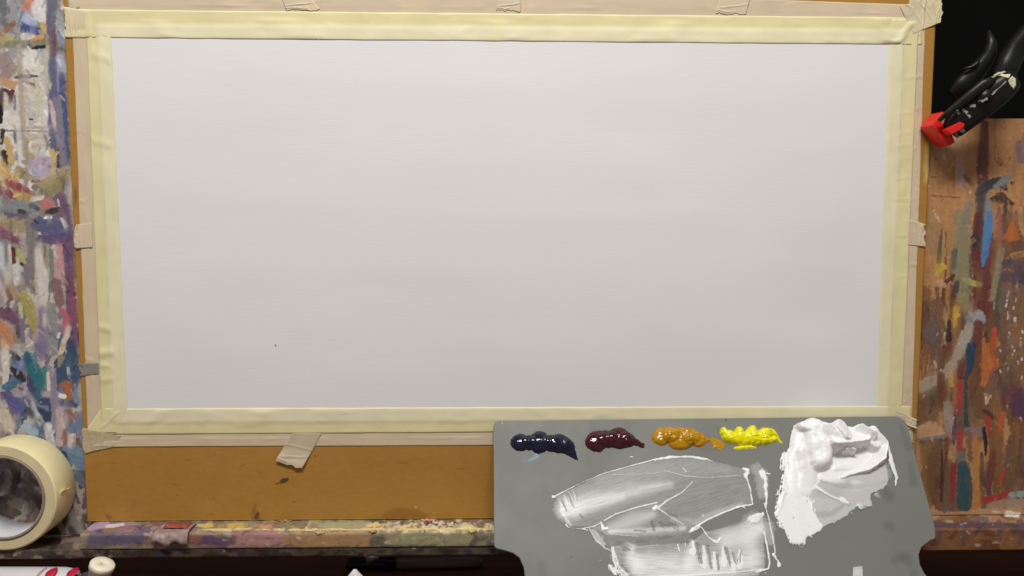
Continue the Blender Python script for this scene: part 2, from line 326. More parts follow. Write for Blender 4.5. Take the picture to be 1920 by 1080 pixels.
def paint_left(P):
    G = Paint(P, lin((170, 158, 148), 1.0)); st = G.stroke; g = 1.06
    def s(pts, w, c, **k): st(pts, w, lin(c, g), **k)
    grey = [(150, 152, 155), (175, 165, 155), (205, 198, 190), (120, 118, 128), (90, 95, 110)]
    G.scatter((-110, 160, -60, 1010), [(165, 155, 150), (135, 125, 130), (190, 180, 170), (120, 105, 120), (150, 135, 110)], 260, (7, 20), dry=0.2)
    G.scatter((-110, 150, -40, 95), [(160, 162, 165), (205, 200, 195), (110, 115, 125), (185, 190, 200), (140, 130, 120)], 70, (5, 13), ang=80)
    G.scatter((-110, 100, 95, 330), [(215, 208, 200), (222, 214, 204), (205, 196, 184), (214, 205, 190)], 90, (10, 22), dry=0.1, ang=90, spread=20)
    G.scatter((-110, 60, 290, 460), [(190, 155, 85), (160, 140, 90), (150, 140, 130), (170, 150, 110)], 45, (7, 14), ang=20)
    G.scatter((-110, 150, 450, 640), [(150, 130, 140), (180, 160, 160), (165, 150, 110), (130, 115, 130), (200, 185, 175)], 80, (5, 13))
    G.scatter((-110, 150, 640, 850), [(110, 115, 150), (60, 80, 115), (150, 140, 160), (195, 180, 165), (30, 95, 120), (70, 70, 110), (175, 165, 170)], 110, (5, 14))
    G.scatter((-110, 170, 790, 890), [(120, 140, 165), (85, 110, 145), (195, 178, 160), (150, 130, 140), (90, 80, 75)], 70, (4, 10))
    G.scatter((-110, 170, 890, 1040), [(95, 78, 66), (70, 55, 50), (120, 98, 82), (140, 118, 98), (55, 42, 40), (105, 80, 85)], 130, (4, 10), ang=60, spread=60)
    # top
    s([(28, -30), (30, 40), (26, 100)], 11, (152, 150, 150)); s([(5, 0), (8, 40)], 8, (105, 110, 115)); s([(70, -5), (78, 30)], 14, (214, 208, 205))
    s([(46, 18), (56, 4), (64, -10)], [5, 6, 6], (212, 110, 40)); s([(0, 66), (14, 54), (26, 44)], 5, (150, 95, 70)); s([(42, 30), (62, 44)], 8, (160, 175, 205))
    s([(46, 52), (70, 58)], 8, (55, 75, 140)); s([(80, 46), (82, 60)], 4, (195, 165, 60)); s([(58, 77), (72, 72), (80, 72)], [4, 6, 4], (228, 135, 45))
    s([(0, 78), (22, 72)], 6, (200, 175, 90)); s([(0, 84), (40, 82), (90, 80), (122, 84)], 6, (135, 130, 95), dry=0.3)
    s([(38, 88), (58, 86)], 4, (55, 65, 70)); s([(62, 90), (84, 88)], 3.5, (35, 40, 50)); s([(95, 91), (122, 92)], 2.5, (50, 50, 80)); s([(110, 70), (124, 84)], 7, (130, 140, 165))
    s([(97, -10), (96, 40), (101, 90), (100, 140)], [9, 9, 6, 8], (104, 100, 122), h=0.0006); s([(100, 60), (103, 92), (104, 122)], 4, (125, 70, 95)); s([(113, 110), (120, 130)], 8, (170, 180, 195))
    G.scatter((0, 95, 98, 285), [(216, 208, 196), (224, 217, 206), (200, 188, 164)], 26, (4, 9), ang=0, spread=25, ratio=4, dry=0.3)
    G.scatter((0, 130, 430, 700), [(176, 166, 140), (196, 186, 172), (150, 142, 112), (170, 158, 152)], 50, (5, 11), ang=90, spread=30, dry=0.3)
    # white field and its verticals
    s([(98, 118), (100, 170), (104, 250), (112, 300)], [8, 10, 12, 13], (92, 95, 138), h=0.0006); s([(116, 140), (120, 210), (122, 300)], [6, 8, 9], (70, 80, 130)); s([(108, 190), (112, 240), (116, 300)], 9, (128, 120, 138))
    s([(36, 88), (38, 130), (43, 200), (46, 290)], [5, 6, 5, 4], (178, 163, 146), h=0.0007); s([(6, 110), (18, 130), (10, 145)], 14, (156, 132, 128), dry=0.25)
    s([(30, 145), (50, 143), (70, 143)], [3, 4, 2], (112, 85, 92)); s([(44, 153), (62, 158), (76, 166)], [2, 3, 2], (150, 110, 110)); s([(5, 152), (24, 160), (30, 156)], [7, 8, 5], (196, 145, 92)); s([(8, 168), (22, 178)], [3, 5], (90, 40, 40)); s([(24, 172), (20, 190)], 4, (100, 50, 45))
    s([(3, 170), (4, 215)], [5, 3], (80, 65, 60)); s([(2, 200), (2, 228)], 4, (35, 30, 32)); s([(28, 180), (29, 205)], 2.5, (130, 130, 145)); s([(53, 223), (62, 224)], [1.5, 1.5], (50, 45, 50))
    s([(70, 150), (74, 190), (70, 230)], [5, 4, 3], (200, 190, 160), dry=0.4); s([(90, 100), (86, 130), (94, 160)], [3, 3, 4], (190, 185, 150), dry=0.3); s([(95, 190), (100, 215), (104, 240)], [3, 5, 3], (205, 175, 175)); s([(50, 240), (100, 238)], 3, (190, 165, 150), dry=0.4); s([(0, 244), (50, 246), (100, 247)], 1.5, (140, 125, 115))
    s([(28, 245), (30, 268)], [3, 2], (110, 115, 130)); s([(85, 256), (92, 272)], [4, 2], (120, 110, 115)); s([(6, 245), (3, 268)], 4, (70, 60, 55)); s([(14, 262), (22, 300)], [6, 8], (205, 165, 90), dry=0.3)
    s([(8, 285), (12, 308)], 5, (60, 50, 45)); s([(31, 285), (33, 300)], 2.5, (130, 145, 165)); s([(50, 260), (52, 290), (50, 350)], [3, 4, 3], (165, 145, 115))
    s([(62, 310), (74, 296), (88, 300), (90, 316), (78, 328), (66, 320)], 8, (172, 164, 192), dry=0.15); s([(70, 308), (84, 300)], 4, (190, 140, 165), dry=0.3); s([(93, 312)], 3.2, (70, 68, 80), rag=0.1)
    s([(98, 284), (104, 300), (98, 320)], [5, 6, 5], (208, 172, 95), dry=0.2); s([(109, 280), (110, 312)], [2, 3], (60, 60, 60)); s([(62, 340), (86, 332), (104, 326)], [4, 5, 4], (196, 165, 150)); s([(62, 340), (72, 339)], 3, (130, 90, 95))
    s([(80, 348), (105, 340), (128, 322)], [9, 12, 8], (170, 150, 92)); s([(92, 360), (112, 352)], 9, (146, 132, 84)); s([(108, 335), (124, 328)], 2, (110, 95, 60)); s([(66, 352), (76, 358)], 6, (125, 118, 100))
    s([(4, 310), (16, 336), (30, 330)], [8, 10, 7], (212, 168, 78)); s([(0, 352), (14, 364), (30, 378)], [8, 9, 5], (140, 62, 92), h=0.0007); s([(16, 340), (34, 350), (64, 362)], [6, 8, 3], (150, 58, 78), h=0.0007); s([(28, 368), (44, 362)], [3, 2], (225, 175, 95)); s([(6, 345), (12, 352)], 3, (228, 190, 120))
    s([(0, 384), (30, 386), (66, 388)], [12, 13, 9], (132, 136, 138)); s([(38, 396), (46, 398)], 5, (70, 72, 72)); s([(60, 386), (72, 390)], 5, (85, 92, 110)); s([(62, 374), (80, 370)], 4, (215, 205, 195)); s([(80, 386), (90, 378), (100, 388)], [7, 9, 6], (192, 108, 108)); s([(86, 398), (100, 396), (112, 392)], [3, 6, 4], (62, 55, 60)); s([(110, 375), (112, 385)], 2.5, (215, 190, 185))
    s([(0, 420), (30, 425), (56, 420)], [12, 16, 8], (165, 145, 104), dry=0.2); s([(56, 415), (60, 470), (58, 520)], [8, 9, 7], (130, 122, 118)); s([(116, 366), (124, 400), (128, 480), (134, 570), (140, 640)], [8, 10, 10, 9, 8], (118, 78, 112), h=0.0006); s([(72, 420), (98, 426), (122, 432)], [14, 16, 12], (88, 90, 132), h=0.0006); s([(74, 448), (100, 450), (126, 446)], [7, 9, 9], (98, 76, 122)); s([(84, 408), (96, 408)], [2, 3], (226, 222, 215)); s([(116, 410), (124, 424)], [3, 4], (200, 195, 190)); s([(66, 414), (72, 419)], 2, (60, 50, 65))
    s([(0, 434), (20, 442), (42, 458)], [8, 8, 3], (138, 66, 102), h=0.0007); s([(4, 448), (10, 452)], 4, (90, 85, 120)); s([(2, 462), (5, 500)], [6, 8], (192, 196, 200)); s([(12, 460), (12, 492)], 3, (115, 118, 130)); s([(17, 460), (21, 490)], 3, (220, 205, 195)); s([(25, 466), (28, 500)], [4, 3], (98, 40, 45)); s([(36, 470), (44, 494)], [5, 6], (176, 168, 92)); s([(40, 494), (46, 498)], 3, (70, 65, 70))
    s([(72, 470), (76, 500), (84, 540), (80, 572)], [6, 9, 10, 6], (210, 196, 186), dry=0.2); s([(96, 470), (98, 510), (95, 545)], [5, 5, 4], (128, 128, 124)); s([(112, 462), (113, 490), (108, 520)], [6, 8, 6], (202, 140, 142)); s([(127, 478), (126, 490)], 3, (85, 80, 95)); s([(106, 530), (112, 566)], 9, (140, 98, 100)); s([(130, 510), (134, 560), (140, 600)], [7, 9, 8], (128, 70, 98))
    s([(30, 500), (32, 530)], 6, (200, 198, 195)); s([(22, 535), (30, 555)], 7, (170, 150, 110)); s([(14, 545), (20, 560)], 5, (148, 80, 80)); s([(48, 500), (52, 535)], [4, 5], (130, 115, 140)); s([(45, 555), (56, 575), (62, 605), (66, 622)], [9, 11, 9, 3], (172, 158, 74), h=0.0008); s([(38, 570), (40, 600)], 4, (195, 188, 130), dry=0.4)
    # lower half
    s([(-10, 582), (14, 588), (34, 602)], [9, 11, 5], (122, 72, 104), h=0.0007); s([(-5, 612), (12, 622), (18, 642)], [12, 13, 8], (206, 126, 74), h=0.0006); s([(6, 640), (8, 655)], 5, (222, 170, 90)); s([(34, 612), (36, 630)], 4, (90, 70, 90)); s([(40, 600), (44, 640)], 4, (125, 110, 130))
    s([(78, 580), (82, 620), (76, 665)], [7, 9, 12], (140, 120, 150)); s([(72, 650), (86, 655)], 8, (118, 104, 148)); s([(98, 575), (100, 620), (98, 660)], [8, 11, 9], (142, 138, 142)); s([(84, 590), (84, 610)], 2.5, (210, 200, 195)); s([(81, 620)], 2.2, (30, 28, 35), rag=0.1); s([(112, 625), (110, 632)], 2.5, (225, 222, 220))
    s([(118, 582), (124, 596), (121, 615)], [5, 7, 4], (190, 82, 104)); s([(136, 562), (140, 610)], [5, 5], (142, 72, 104)); s([(130, 615), (124, 634), (116, 660)], [5, 6, 5], (216, 196, 176), dry=0.15); s([(118, 645), (117, 655)], 3, (228, 165, 110)); s([(133, 645), (140, 670)], [8, 9], (52, 76, 108)); s([(124, 664), (132, 668)], [5, 5], (48, 92, 106)); s([(138, 690), (142, 720)], 7, (62, 82, 120)); s([(128, 690), (130, 700)], 3, (180, 178, 170))
    s([(8, 660), (12, 690), (10, 720)], [8, 7, 5], (212, 202, 190)); s([(20, 662), (32, 672)], [5, 7], (48, 66, 80)); s([(36, 660), (45, 668)], 4, (198, 188, 178)); s([(24, 690), (34, 700), (44, 712)], [5, 9, 6], (50, 52, 62)); s([(28, 682), (48, 690)], 7, (110, 120, 160))
    s([(52, 668), (62, 690), (74, 706), (76, 730), (70, 748)], [9, 12, 13, 9, 2], (22, 112, 122), h=0.0008); s([(84, 690), (86, 720)], [4, 3], (60, 130, 120)); s([(48, 672), (56, 680)], 5, (40, 90, 120)); s([(8, 726), (20, 722), (36, 718)], [5, 9, 5], (24, 112, 148), h=0.0006); s([(30, 724), (42, 730)], 3, (120, 110, 100)); s([(8, 742), (16, 740)], 8, (88, 78, 120))
    s([(22, 750), (36, 760), (46, 772)], [10, 16, 9], (88, 84, 148), h=0.0007); s([(46, 748), (52, 756)], 5, (80, 95, 130)); s([(78, 752), (86, 752)], 7, (62, 72, 120)); s([(70, 768), (86, 782), (100, 778)], [8, 12, 5], (44, 62, 96), h=0.0007); s([(60, 756), (72, 778), (80, 790)], [3, 4, 2], (190, 195, 200)); s([(54, 770), (62, 780)], [7, 5], (40, 52, 70))
    s([(92, 700), (94, 730)], [4, 5], (208, 196, 188)); s([(84, 738), (110, 742)], [6, 7], (172, 160, 172)); s([(100, 700), (104, 760), (102, 790)], [6, 7, 5], (140, 128, 148)); s([(115, 722), (126, 722), (130, 745)], [4, 9, 7], (178, 94, 44), h=0.0006); s([(115, 742), (121, 743)], 4.5, (230, 228, 225), rag=0.15); s([(140, 730), (146, 755)], 6, (120, 138, 160)); s([(120, 756), (142, 760)], 5, (70, 85, 120))
    s([(112, 770), (116, 800), (112, 830)], [7, 9, 7], (182, 160, 160), dry=0.2); s([(130, 770), (136, 790)], [6, 5], (165, 110, 100), dry=0.2); s([(128, 806), (138, 800), (150, 790)], [7, 9, 6], (98, 124, 160)); s([(122, 808), (124, 836)], [4, 5], (142, 80, 90)); s([(134, 818), (130, 838)], [6, 4], (218, 200, 178)); s([(146, 824), (148, 836)], 4, (120, 80, 50)); s([(10, 778), (20, 800)], 10, (200, 186, 160), dry=0.2); s([(50, 800), (62, 812)], [9, 10], (150, 172, 195), dry=0.2); s([(90, 800), (98, 840)], [8, 7], (190, 185, 190), dry=0.25)
    s([(124, 844), (142, 850), (154, 856)], [8, 14, 10], (98, 132, 162), h=0.0006); s([(134, 862), (152, 870)], 10, (92, 126, 158)); s([(134, 881), (156, 884)], [2, 2.5], (40, 55, 78)); s([(120, 850), (124, 858)], 5, (60, 75, 105)); s([(146, 892), (158, 905)], 8, (95, 108, 130), dry=0.3)
    s([(138, 930), (144, 960)], [4, 5], (172, 140, 110), dry=0.3); s([(130, 905), (136, 930)], 6, (92, 66, 44)); s([(112, 980), (120, 1000)], 6, (140, 118, 100), dry=0.4)
    return G.smear(sat=0.76, mix=0.75).fleck(800, (-90, 165, -20, 1030), (0.6, 3.0), amp=0.6)
xl = np.arange(-0.535, -0.352, 0.0007); yl = np.arange(TRAY_Y + 0.0005, 0.305, 0.0007)
slab('upright', xl, yl, ZP, 0.018, paint_left, easel, m_paint)

TOPR = pix(1860, 222, ZP)[1]
def paint_right(P):
    G = Paint(P, lin((168, 120, 73), 1.22)); st = G.stroke; g = 1.08
    gr = fbm(G.U * 0.16, G.V * 0.012, 44, 4); G.c *= (0.78 + 0.44 * gr)[..., None]; G.h += (gr - 0.5) * 0.0002
    def s(pts, w, c, **k): k.setdefault('h', 0.00025); k.setdefault('a', 0.93); st(pts, w, lin(c, g), **k)
    G.scatter((1720, 2040, 230, 980), [(168, 120, 72), (182, 132, 82), (154, 106, 60), (176, 134, 92)], 70, (6, 18), ang=90, spread=15, ratio=5, dry=0.42, h=0.0001)
    G.scatter((1860, 2040, 520, 760), [(118, 86, 72), (104, 76, 66), (128, 96, 80), (96, 88, 80)], 60, (7, 15), ang=90, spread=25, ratio=3, dry=0.25, h=0.0002)
    G.scatter((1925, 2040, 230, 980), [(110, 60, 50), (60, 62, 70), (150, 125, 90), (90, 70, 85), (175, 95, 45), (60, 85, 95)], 50, (6, 14), ang=90, spread=20, ratio=4, dry=0.3, h=0.0002)
    G.scatter((1850, 2040, 430, 960), [(122, 86, 56), (134, 96, 62), (108, 74, 54)], 90, (8, 18), ang=90, spread=14, ratio=5, dry=0.34, h=0.0001)
    G.scatter((1730, 2040, 560, 980), [(128, 90, 54), (142, 100, 60), (114, 78, 50), (120, 90, 66)], 110, (6, 16), ang=90, spread=12, ratio=6, dry=0.36, h=0.0001)
    for i in range(26):
        x = rng.uniform(1745, 1925); y = rng.uniform(280, 880); st([(x, y), (x + rng.uniform(-4, 4), y + rng.uniform(40, 130))], [rng.uniform(2, 6), rng.uniform(1, 4)], lin([(104, 52, 44), (78, 74, 74), (120, 84, 66), (92, 70, 60), (140, 90, 50), (70, 60, 66)][i % 6], 1.1), dry=0.36, h=0.0001, a=0.75)
    s([(1846, 232), (1842, 300), (1843, 350)], [7, 11, 10], (112, 64, 56), dry=0.2); s([(1910, 270), (1914, 300)], [8, 7], (124, 98, 100), dry=0.2); s([(1800, 300), (1796, 350)], [8, 4], (180, 140, 118), dry=0.3); s([(1806, 318), (1800, 350)], [4, 3], (160, 140, 150), dry=0.35)
    s([(1786, 310), (1790, 370)], [3, 2], (170, 112, 54), dry=0.3); s([(1744, 332), (1754, 331)], 1.6, (90, 60, 40)); s([(1744, 366), (1770, 368), (1800, 370)], [1.3, 1.8, 1], (110, 68, 40), dry=0.25); s([(1816, 338), (1824, 345)], [5, 3], (104, 58, 44), dry=0.3); s([(1754, 298)], 2, (100, 60, 34))
    s([(1870, 303), (1876, 308)], [2, 3], (60, 42, 36)); s([(1888, 297), (1894, 296)], 2, (70, 48, 40)); s([(1872, 296), (1884, 310)], [2, 2], (150, 96, 60), dry=0.3); s([(1898, 343)], 4, (46, 42, 46), rag=0.3)
    s([(1800, 400), (1806, 440), (1800, 500), (1806, 560)], [10, 15, 17, 12], (134, 128, 100), dry=0.18, a=0.85); s([(1818, 380), (1812, 410)], [7, 9], (130, 124, 112), dry=0.2); s([(1790, 470), (1788, 500)], 5, (92, 92, 76), dry=0.3)
    s([(1840, 355), (1838, 400), (1832, 470)], [11, 10, 11], (66, 66, 70), h=0.0004); s([(1834, 405), (1830, 440), (1828, 480)], [9, 8, 8], (92, 50, 50)); s([(1828, 448), (1828, 468)], 8, (54, 54, 60)); s([(1838, 480), (1840, 540), (1838, 590)], [17, 18, 15], (104, 48, 46), h=0.0004); s([(1856, 440), (1850, 490)], [6, 9], (112, 54, 48))
    s([(1832, 362), (1850, 348), (1872, 340), (1884, 352)], [5, 9, 9, 6], (48, 50, 62), h=0.0006); s([(1866, 350), (1884, 336), (1893, 330)], [5, 7, 5], (118, 130, 130)); s([(1856, 374), (1876, 370), (1900, 382)], [3, 11, 2], (66, 44, 46), h=0.0005); s([(1885, 384), (1884, 402)], [4, 3], (70, 56, 50), dry=0.35); s([(1872, 400), (1876, 440), (1872, 480)], [5, 5, 3], (156, 94, 76), dry=0.2)
    s([(1852, 378), (1850, 410)], [6, 6], (132, 128, 118)); s([(1855, 402), (1852, 440), (1846, 478), (1842, 500)], [8, 9, 6, 2], (68, 124, 176), h=0.0005)
    G.poly([(1898, 412), (1880, 450), (1896, 455), (1912, 449), (1908, 432)], lin((182, 98, 36), g), rag=1.0)
    s([(1878, 470), (1868, 520), (1860, 560)], [6, 6, 5], (142, 130, 100), dry=0.2); s([(1885, 494), (1925, 496), (1960, 496)], [8, 9, 9], (84, 68, 84)); s([(1884, 516), (1906, 520), (1960, 515)], [10, 14, 14], (76, 62, 82), h=0.0004); s([(1900, 480), (1950, 470)], 6, (160, 120, 70))
    s([(1758, 498), (1768, 500), (1758, 514)], [5, 7, 5], (192, 170, 48), rag=0.6); s([(1806, 524), (1822, 530), (1838, 534)], [4, 6, 4], (168, 162, 84)); s([(1766, 430), (1760, 490)], [2.5, 5], (84, 80, 62), dry=0.2); s([(1772, 480), (1778, 440)], [2, 2], (150, 130, 80), dry=0.2); s([(1834, 602), (1818, 585)], 3, (190, 180, 150), dry=0.2)
    s([(1788, 516), (1772, 530), (1768, 560), (1776, 582)], [2.5, 4, 4, 2], (92, 52, 32)); s([(1757, 540), (1758, 566)], [4, 2.5], (96, 84, 64)); s([(1794, 530), (1792, 546)], 5, (72, 70, 64)); s([(1760, 530), (1770, 535)], 5, (188, 140, 110), dry=0.3); s([(1792, 580), (1790, 612)], [7, 3], (204, 164, 60)); s([(1806, 560), (1812, 580)], [10, 8], (146, 132, 84), a=0.8)
    G.poly([(1728, 622), (1742, 604), (1752, 592), (1760, 606), (1760, 632), (1752, 656), (1744, 645), (1732, 632)], lin((104, 88, 78), g), rag=1.2); s([(1780, 603), (1778, 636)], [3.5, 6], (40, 34, 36)); s([(1740, 580)], 1.6, (70, 45, 30)); s([(1753, 582)], 1.6, (70, 45, 30))
    s([(1834, 590), (1822, 606), (1806, 640), (1790, 680), (1768, 706), (1728, 726)], [9, 11, 11, 9, 9, 12], (172, 160, 140), dry=0.12, a=0.85, h=0.0003); s([(1836, 590), (1842, 600)], 7, (150, 146, 158)); s([(1814, 596), (1822, 602)], 5, (120, 125, 142)); s([(1834, 610), (1830, 645)], [10, 7], (106, 52, 50))
    s([(1820, 648), (1818, 680), (1814, 698)], [9, 8, 6], (30, 62, 92), h=0.0005); s([(1812, 705), (1810, 760), (1812, 800)], [3, 3, 5], (46, 68, 74)); s([(1770, 650), (1766, 685)], [5, 4], (108, 62, 34), dry=0.3); s([(1764, 705), (1768, 760)], [8, 7], (104, 58, 32), dry=0.35); s([(1802, 680), (1800, 705)], [8, 6], (98, 44, 36), dry=0.32); s([(1798, 708), (1808, 709)], 2.4, (60, 30, 28))
    s([(1848, 640), (1850, 690), (1844, 720)], [7, 9, 6], (188, 104, 44), dry=0.15); s([(1864, 618), (1862, 650), (1866, 690)], [4, 5, 4], (186, 76, 34)); s([(1848, 622), (1852, 640)], [3, 4], (58, 34, 28)); s([(1800, 720), (1798, 760), (1796, 775)], [6, 6, 3], (164, 54, 46)); s([(1782, 700), (1784, 722)], [6, 4], (196, 150, 74), dry=0.2); s([(1747, 736), (1744, 770)], [5, 3], (84, 72, 62)); s([(1776, 760), (1780, 800)], [8, 10], (160, 140, 126), dry=0.2); s([(1790, 780), (1790, 800)], 3, (84, 60, 90))
    s([(1880, 540), (1876, 580)], [6, 6], (104, 96, 78)); s([(1872, 660), (1900, 650)], 10, (116, 86, 70), dry=0.2); s([(1905, 735), (1915, 770), (1900, 760)], [14, 18, 10], (86, 54, 78), dry=0.1); s([(1880, 750), (1905, 730)], 7, (112, 56, 62), dry=0.25); s([(1846, 770), (1860, 782)], [4, 5], (84, 52, 34)); s([(1852, 785), (1856, 810)], [6, 5], (168, 54, 42)); s([(1880, 775), (1874, 810)], [4, 3], (190, 84, 44), dry=0.2); s([(1848, 740), (1850, 755)], 3, (200, 175, 140), dry=0.4)
    for i in range(34):
        x, y = 1905 + rng.randn() * 18, rng.uniform(525, 710); s([(x, y), (x + rng.uniform(-2, 2), y + rng.uniform(1, 7))], rng.uniform(0.5, 1.9), (202, 190, 188), rag=0.5)
    # foot of the panel
    s([(1725, 812), (1745, 806), (1765, 812)], [12, 16, 8], (196, 150, 110), dry=0.1, a=0.8); s([(1720, 824), (1756, 820), (1775, 816)], 3, (130, 118, 118), dry=0.2); s([(1800, 812), (1798, 850)], [7, 5], (166, 52, 46)); s([(1812, 806), (1838, 812)], [5, 8], (128, 108, 118)); s([(1787, 800), (1788, 830)], [3, 2.5], (92, 70, 96)); s([(1788, 872), (1786, 900), (1786, 938)], [6, 6, 3], (146, 40, 42))
    s([(1766, 842), (1766, 900), (1765, 940)], [1.5, 4, 2], (66, 40, 42)); s([(1800, 852), (1803, 872)], [7, 9], (112, 106, 98)); s([(1804, 872), (1810, 910), (1808, 944), (1806, 960)], [9, 16, 14, 5], (42, 78, 84), h=0.0007, rag=0.2); s([(1828, 820), (1830, 880), (1830, 948)], [6, 6, 8], (182, 118, 56), dry=0.15); s([(1844, 802), (1848, 830), (1848, 852)], [4, 4, 2], (22, 18, 22), h=0.0006); s([(1840, 850), (1842, 905)], [3, 5], (92, 70, 58), dry=0.2); s([(1862, 846), (1858, 880), (1852, 912)], [6, 8, 7], (112, 58, 50), dry=0.25); s([(1884, 880), (1874, 905)], [3, 4], (170, 62, 44), dry=0.2); s([(1846, 938), (1870, 934), (1892, 922)], [7, 8, 4], (158, 44, 46), dry=0.2); s([(1895, 928), (1930, 926)], [5, 6], (138, 160, 156)); s([(1856, 948), (1890, 944), (1940, 944)], [6, 9, 10], (160, 134, 112)); s([(1760, 900), (1748, 915)], 4, (110, 66, 36), dry=0.3)
    s([(1740, 964), (1800, 965), (1860, 962), (1935, 962)], [6, 6, 9, 9], (182, 138, 98), dry=0.1, h=0.0005); s([(1886, 962), (1908, 965)], [4, 5], (216, 206, 196), h=0.0009); s([(1862, 958), (1874, 960)], 2, (200, 185, 170)); s([(1778, 955), (1770, 958)], 3, (110, 84, 92))
    return G.smear(n=4, vert=12, sat=0.92).fleck(500, (1720, 1960, 225, 975), (0.6, 2.4), amp=0.35)
xr = np.arange(0.352, 0.56, 0.0007); yr = np.arange(-0.2765, TOPR, 0.0007)
slab('panel', xr, yr, ZP, 0.018, paint_right, easel, m_paint)

def rail(name, x0, x1, yt, yb, zb, zf, fn, parent, material, step=0.001, rnd=0.0022):   # a bar with painted top and front
    xs = np.arange(x0, x1 + 1e-6, step); pr = [(yt, z) for z in np.arange(zb, zf - rnd, step)]
    pr += [(yt - rnd + rnd * math.cos(a), zf - rnd + rnd * math.sin(a)) for a in np.linspace(0, math.pi / 2, 5)]
    pr += [(y, zf) for y in np.arange(yt - rnd - step, yb + 0.0004, -step)] + [(yb, zf)]
    n = len(pr); pr = np.array(pr); X, K = np.meshgrid(xs, np.arange(n)); P = np.stack([X, pr[K, 0], pr[K, 1]], -1)
    nrm = np.zeros((n, 2)); d = np.gradient(pr, axis=0); nrm[:, 0] = d[:, 1]; nrm[:, 1] = -d[:, 0]; nrm /= np.linalg.norm(nrm, axis=1)[:, None]
    G = fn(P); hh = np.clip(G.h, -0.0006, 0.0022); hh[0] = 0; hh[-1] = 0
    P[..., 1] += nrm[K, 0] * hh; P[..., 2] += nrm[K, 1] * hh
    ex = np.stack([xs, np.full(len(xs), yb), np.full(len(xs), zb)], -1)[None]; P = np.concatenate([P, ex, P[:1]], 0)
    C = np.concatenate([G.c, G.c[-1:], G.c[:1]], 0); nr, nc = P.shape[:2]
    me = mesh_np(name, shift(P.reshape(-1, 3), parent), grid_quads(nr, nc, True), C.reshape(-1, 3))
    bm = bmesh.new(); bm.from_mesh(me); bmesh.ops.remove_doubles(bm, verts=bm.verts, dist=1e-6)
    bmesh.ops.holes_fill(bm, edges=[e for e in bm.edges if e.is_boundary]); bmesh.ops.recalc_face_normals(bm, faces=bm.faces); bm.to_mesh(me); bm.free()
    o = link(name, me, material, parent); return o
def paint_lip(P):
    G = Paint(P, lin((132, 112, 92), 1.1)); g = 1.15
    def s(pts, w, c, **k): k.setdefault('h', 0.0003); G.stroke(pts, w, lin(c, g), **k)
    sc = lambda r, cs, n, sz=(3, 9), **k: G.scatter(r, cs, n, sz, ang=0, spread=50, ratio=2, g=g, **k)
    sc((140, 300, 975, 1032), [(118, 98, 116), (132, 106, 110), (108, 90, 112), (146, 124, 112), (150, 120, 84)], 70)
    sc((290, 460, 975, 1032), [(126, 94, 84), (110, 84, 88), (134, 108, 90)], 60); sc((440, 570, 975, 1032), [(158, 112, 110), (150, 104, 92), (140, 104, 76)], 60)
    sc((550, 720, 1000, 1032), [(160, 124, 76), (150, 116, 72), (168, 134, 84)], 60); sc((690, 940, 1000, 1032), [(138, 130, 92), (122, 112, 84), (146, 136, 98), (98, 88, 78)], 110)
    sc((360, 700, 975, 1000), [(160, 140, 92), (150, 146, 104), (178, 150, 74), (140, 120, 110), (132, 130, 90)], 90, (2, 5)); sc((680, 940, 975, 1000), [(100, 78, 92), (190, 175, 110), (84, 62, 78), (215, 200, 150), (130, 104, 60)], 150, (1.5, 4))
    s([(175, 1010), (220, 1012), (270, 1008)], [10, 11, 8], (98, 86, 108), dry=0.2); s([(170, 990), (200, 984)], 6, (170, 140, 170)); s([(155, 1015), (158, 1005)], 7, (150, 132, 108)); s([(200, 988), (230, 985)], 3, (205, 195, 200)); s([(225, 990), (262, 990)], 3, (150, 90, 110)); s([(280, 1016), (330, 1014)], 9, (134, 98, 84)); s([(355, 1010), (385, 1008)], 6, (150, 90, 70))
    s([(385, 1012), (420, 1016)], [8, 10], (100, 70, 98), dry=0.2); s([(450, 1010), (500, 1012), (530, 1010)], [8, 10, 7], (176, 118, 116), dry=0.1); s([(540, 1012), (620, 1012), (690, 1010)], [10, 12, 10], (166, 124, 74), dry=0.1); s([(700, 1016), (720, 1012)], 8, (104, 88, 74), dry=0.25); s([(730, 1012), (800, 1010), (880, 1008)], [9, 10, 8], (152, 142, 100), dry=0.3)
    s([(384, 987), (396, 986)], 4, (214, 180, 60)); s([(430, 988), (452, 986)], 5, (206, 172, 62)); s([(490, 990), (505, 988)], 4, (196, 140, 98)); s([(574, 990), (581, 980)], [1.5, 1.5], (226, 214, 150)); s([(600, 986), (690, 984)], 6, (158, 158, 112), dry=0.15); s([(690, 985), (710, 985)], 4, (220, 176, 70)); s([(700, 978), (715, 978)], 5, (90, 96, 60)); s([(362, 984), (380, 986)], 3, (196, 175, 120))
    for i in range(70):
        x = rng.uniform(690, 925); y = rng.uniform(980, 992); s([(x, y), (x + rng.uniform(-5, 5), y + rng.uniform(2, 7))], rng.uniform(0.7, 1.8), [(232, 218, 160), (226, 206, 140), (210, 180, 190)][i % 3], rag=0.4, h=0.0006)
    for a, b in ((380, 470), (480, 640), (640, 720), (720, 900), (880, 935)):
        s([(a, 995 - a * 0.002), ((a + b) / 2, 995.5 - a * 0.002), (b, 993.5 - a * 0.002)], [1.2, 2.2, 1.4], (222, 196, 128), rag=0.5, h=0.0008)
    s([(860, 993), (885, 990)], [2, 4], (232, 212, 130), h=0.0012); s([(500, 1020), (504, 1024)], 2.5, (180, 150, 110), h=0.001); s([(560, 1008), (562, 1012)], 3, (185, 140, 110), h=0.001)
    return G.smear(n=5, soft=0, sat=0.8, vert=2).fleck(260, (145, 930, 975, 1032), (0.6, 2.2), ang=0)
xlip = pix(150, 1015, 0.03)[0]
rail('ledge_bar', xlip, 0.372, -0.2755, TRAY_Y + 0.0003, ZP + 0.0006, 0.030, paint_lip, easel, m_paint)
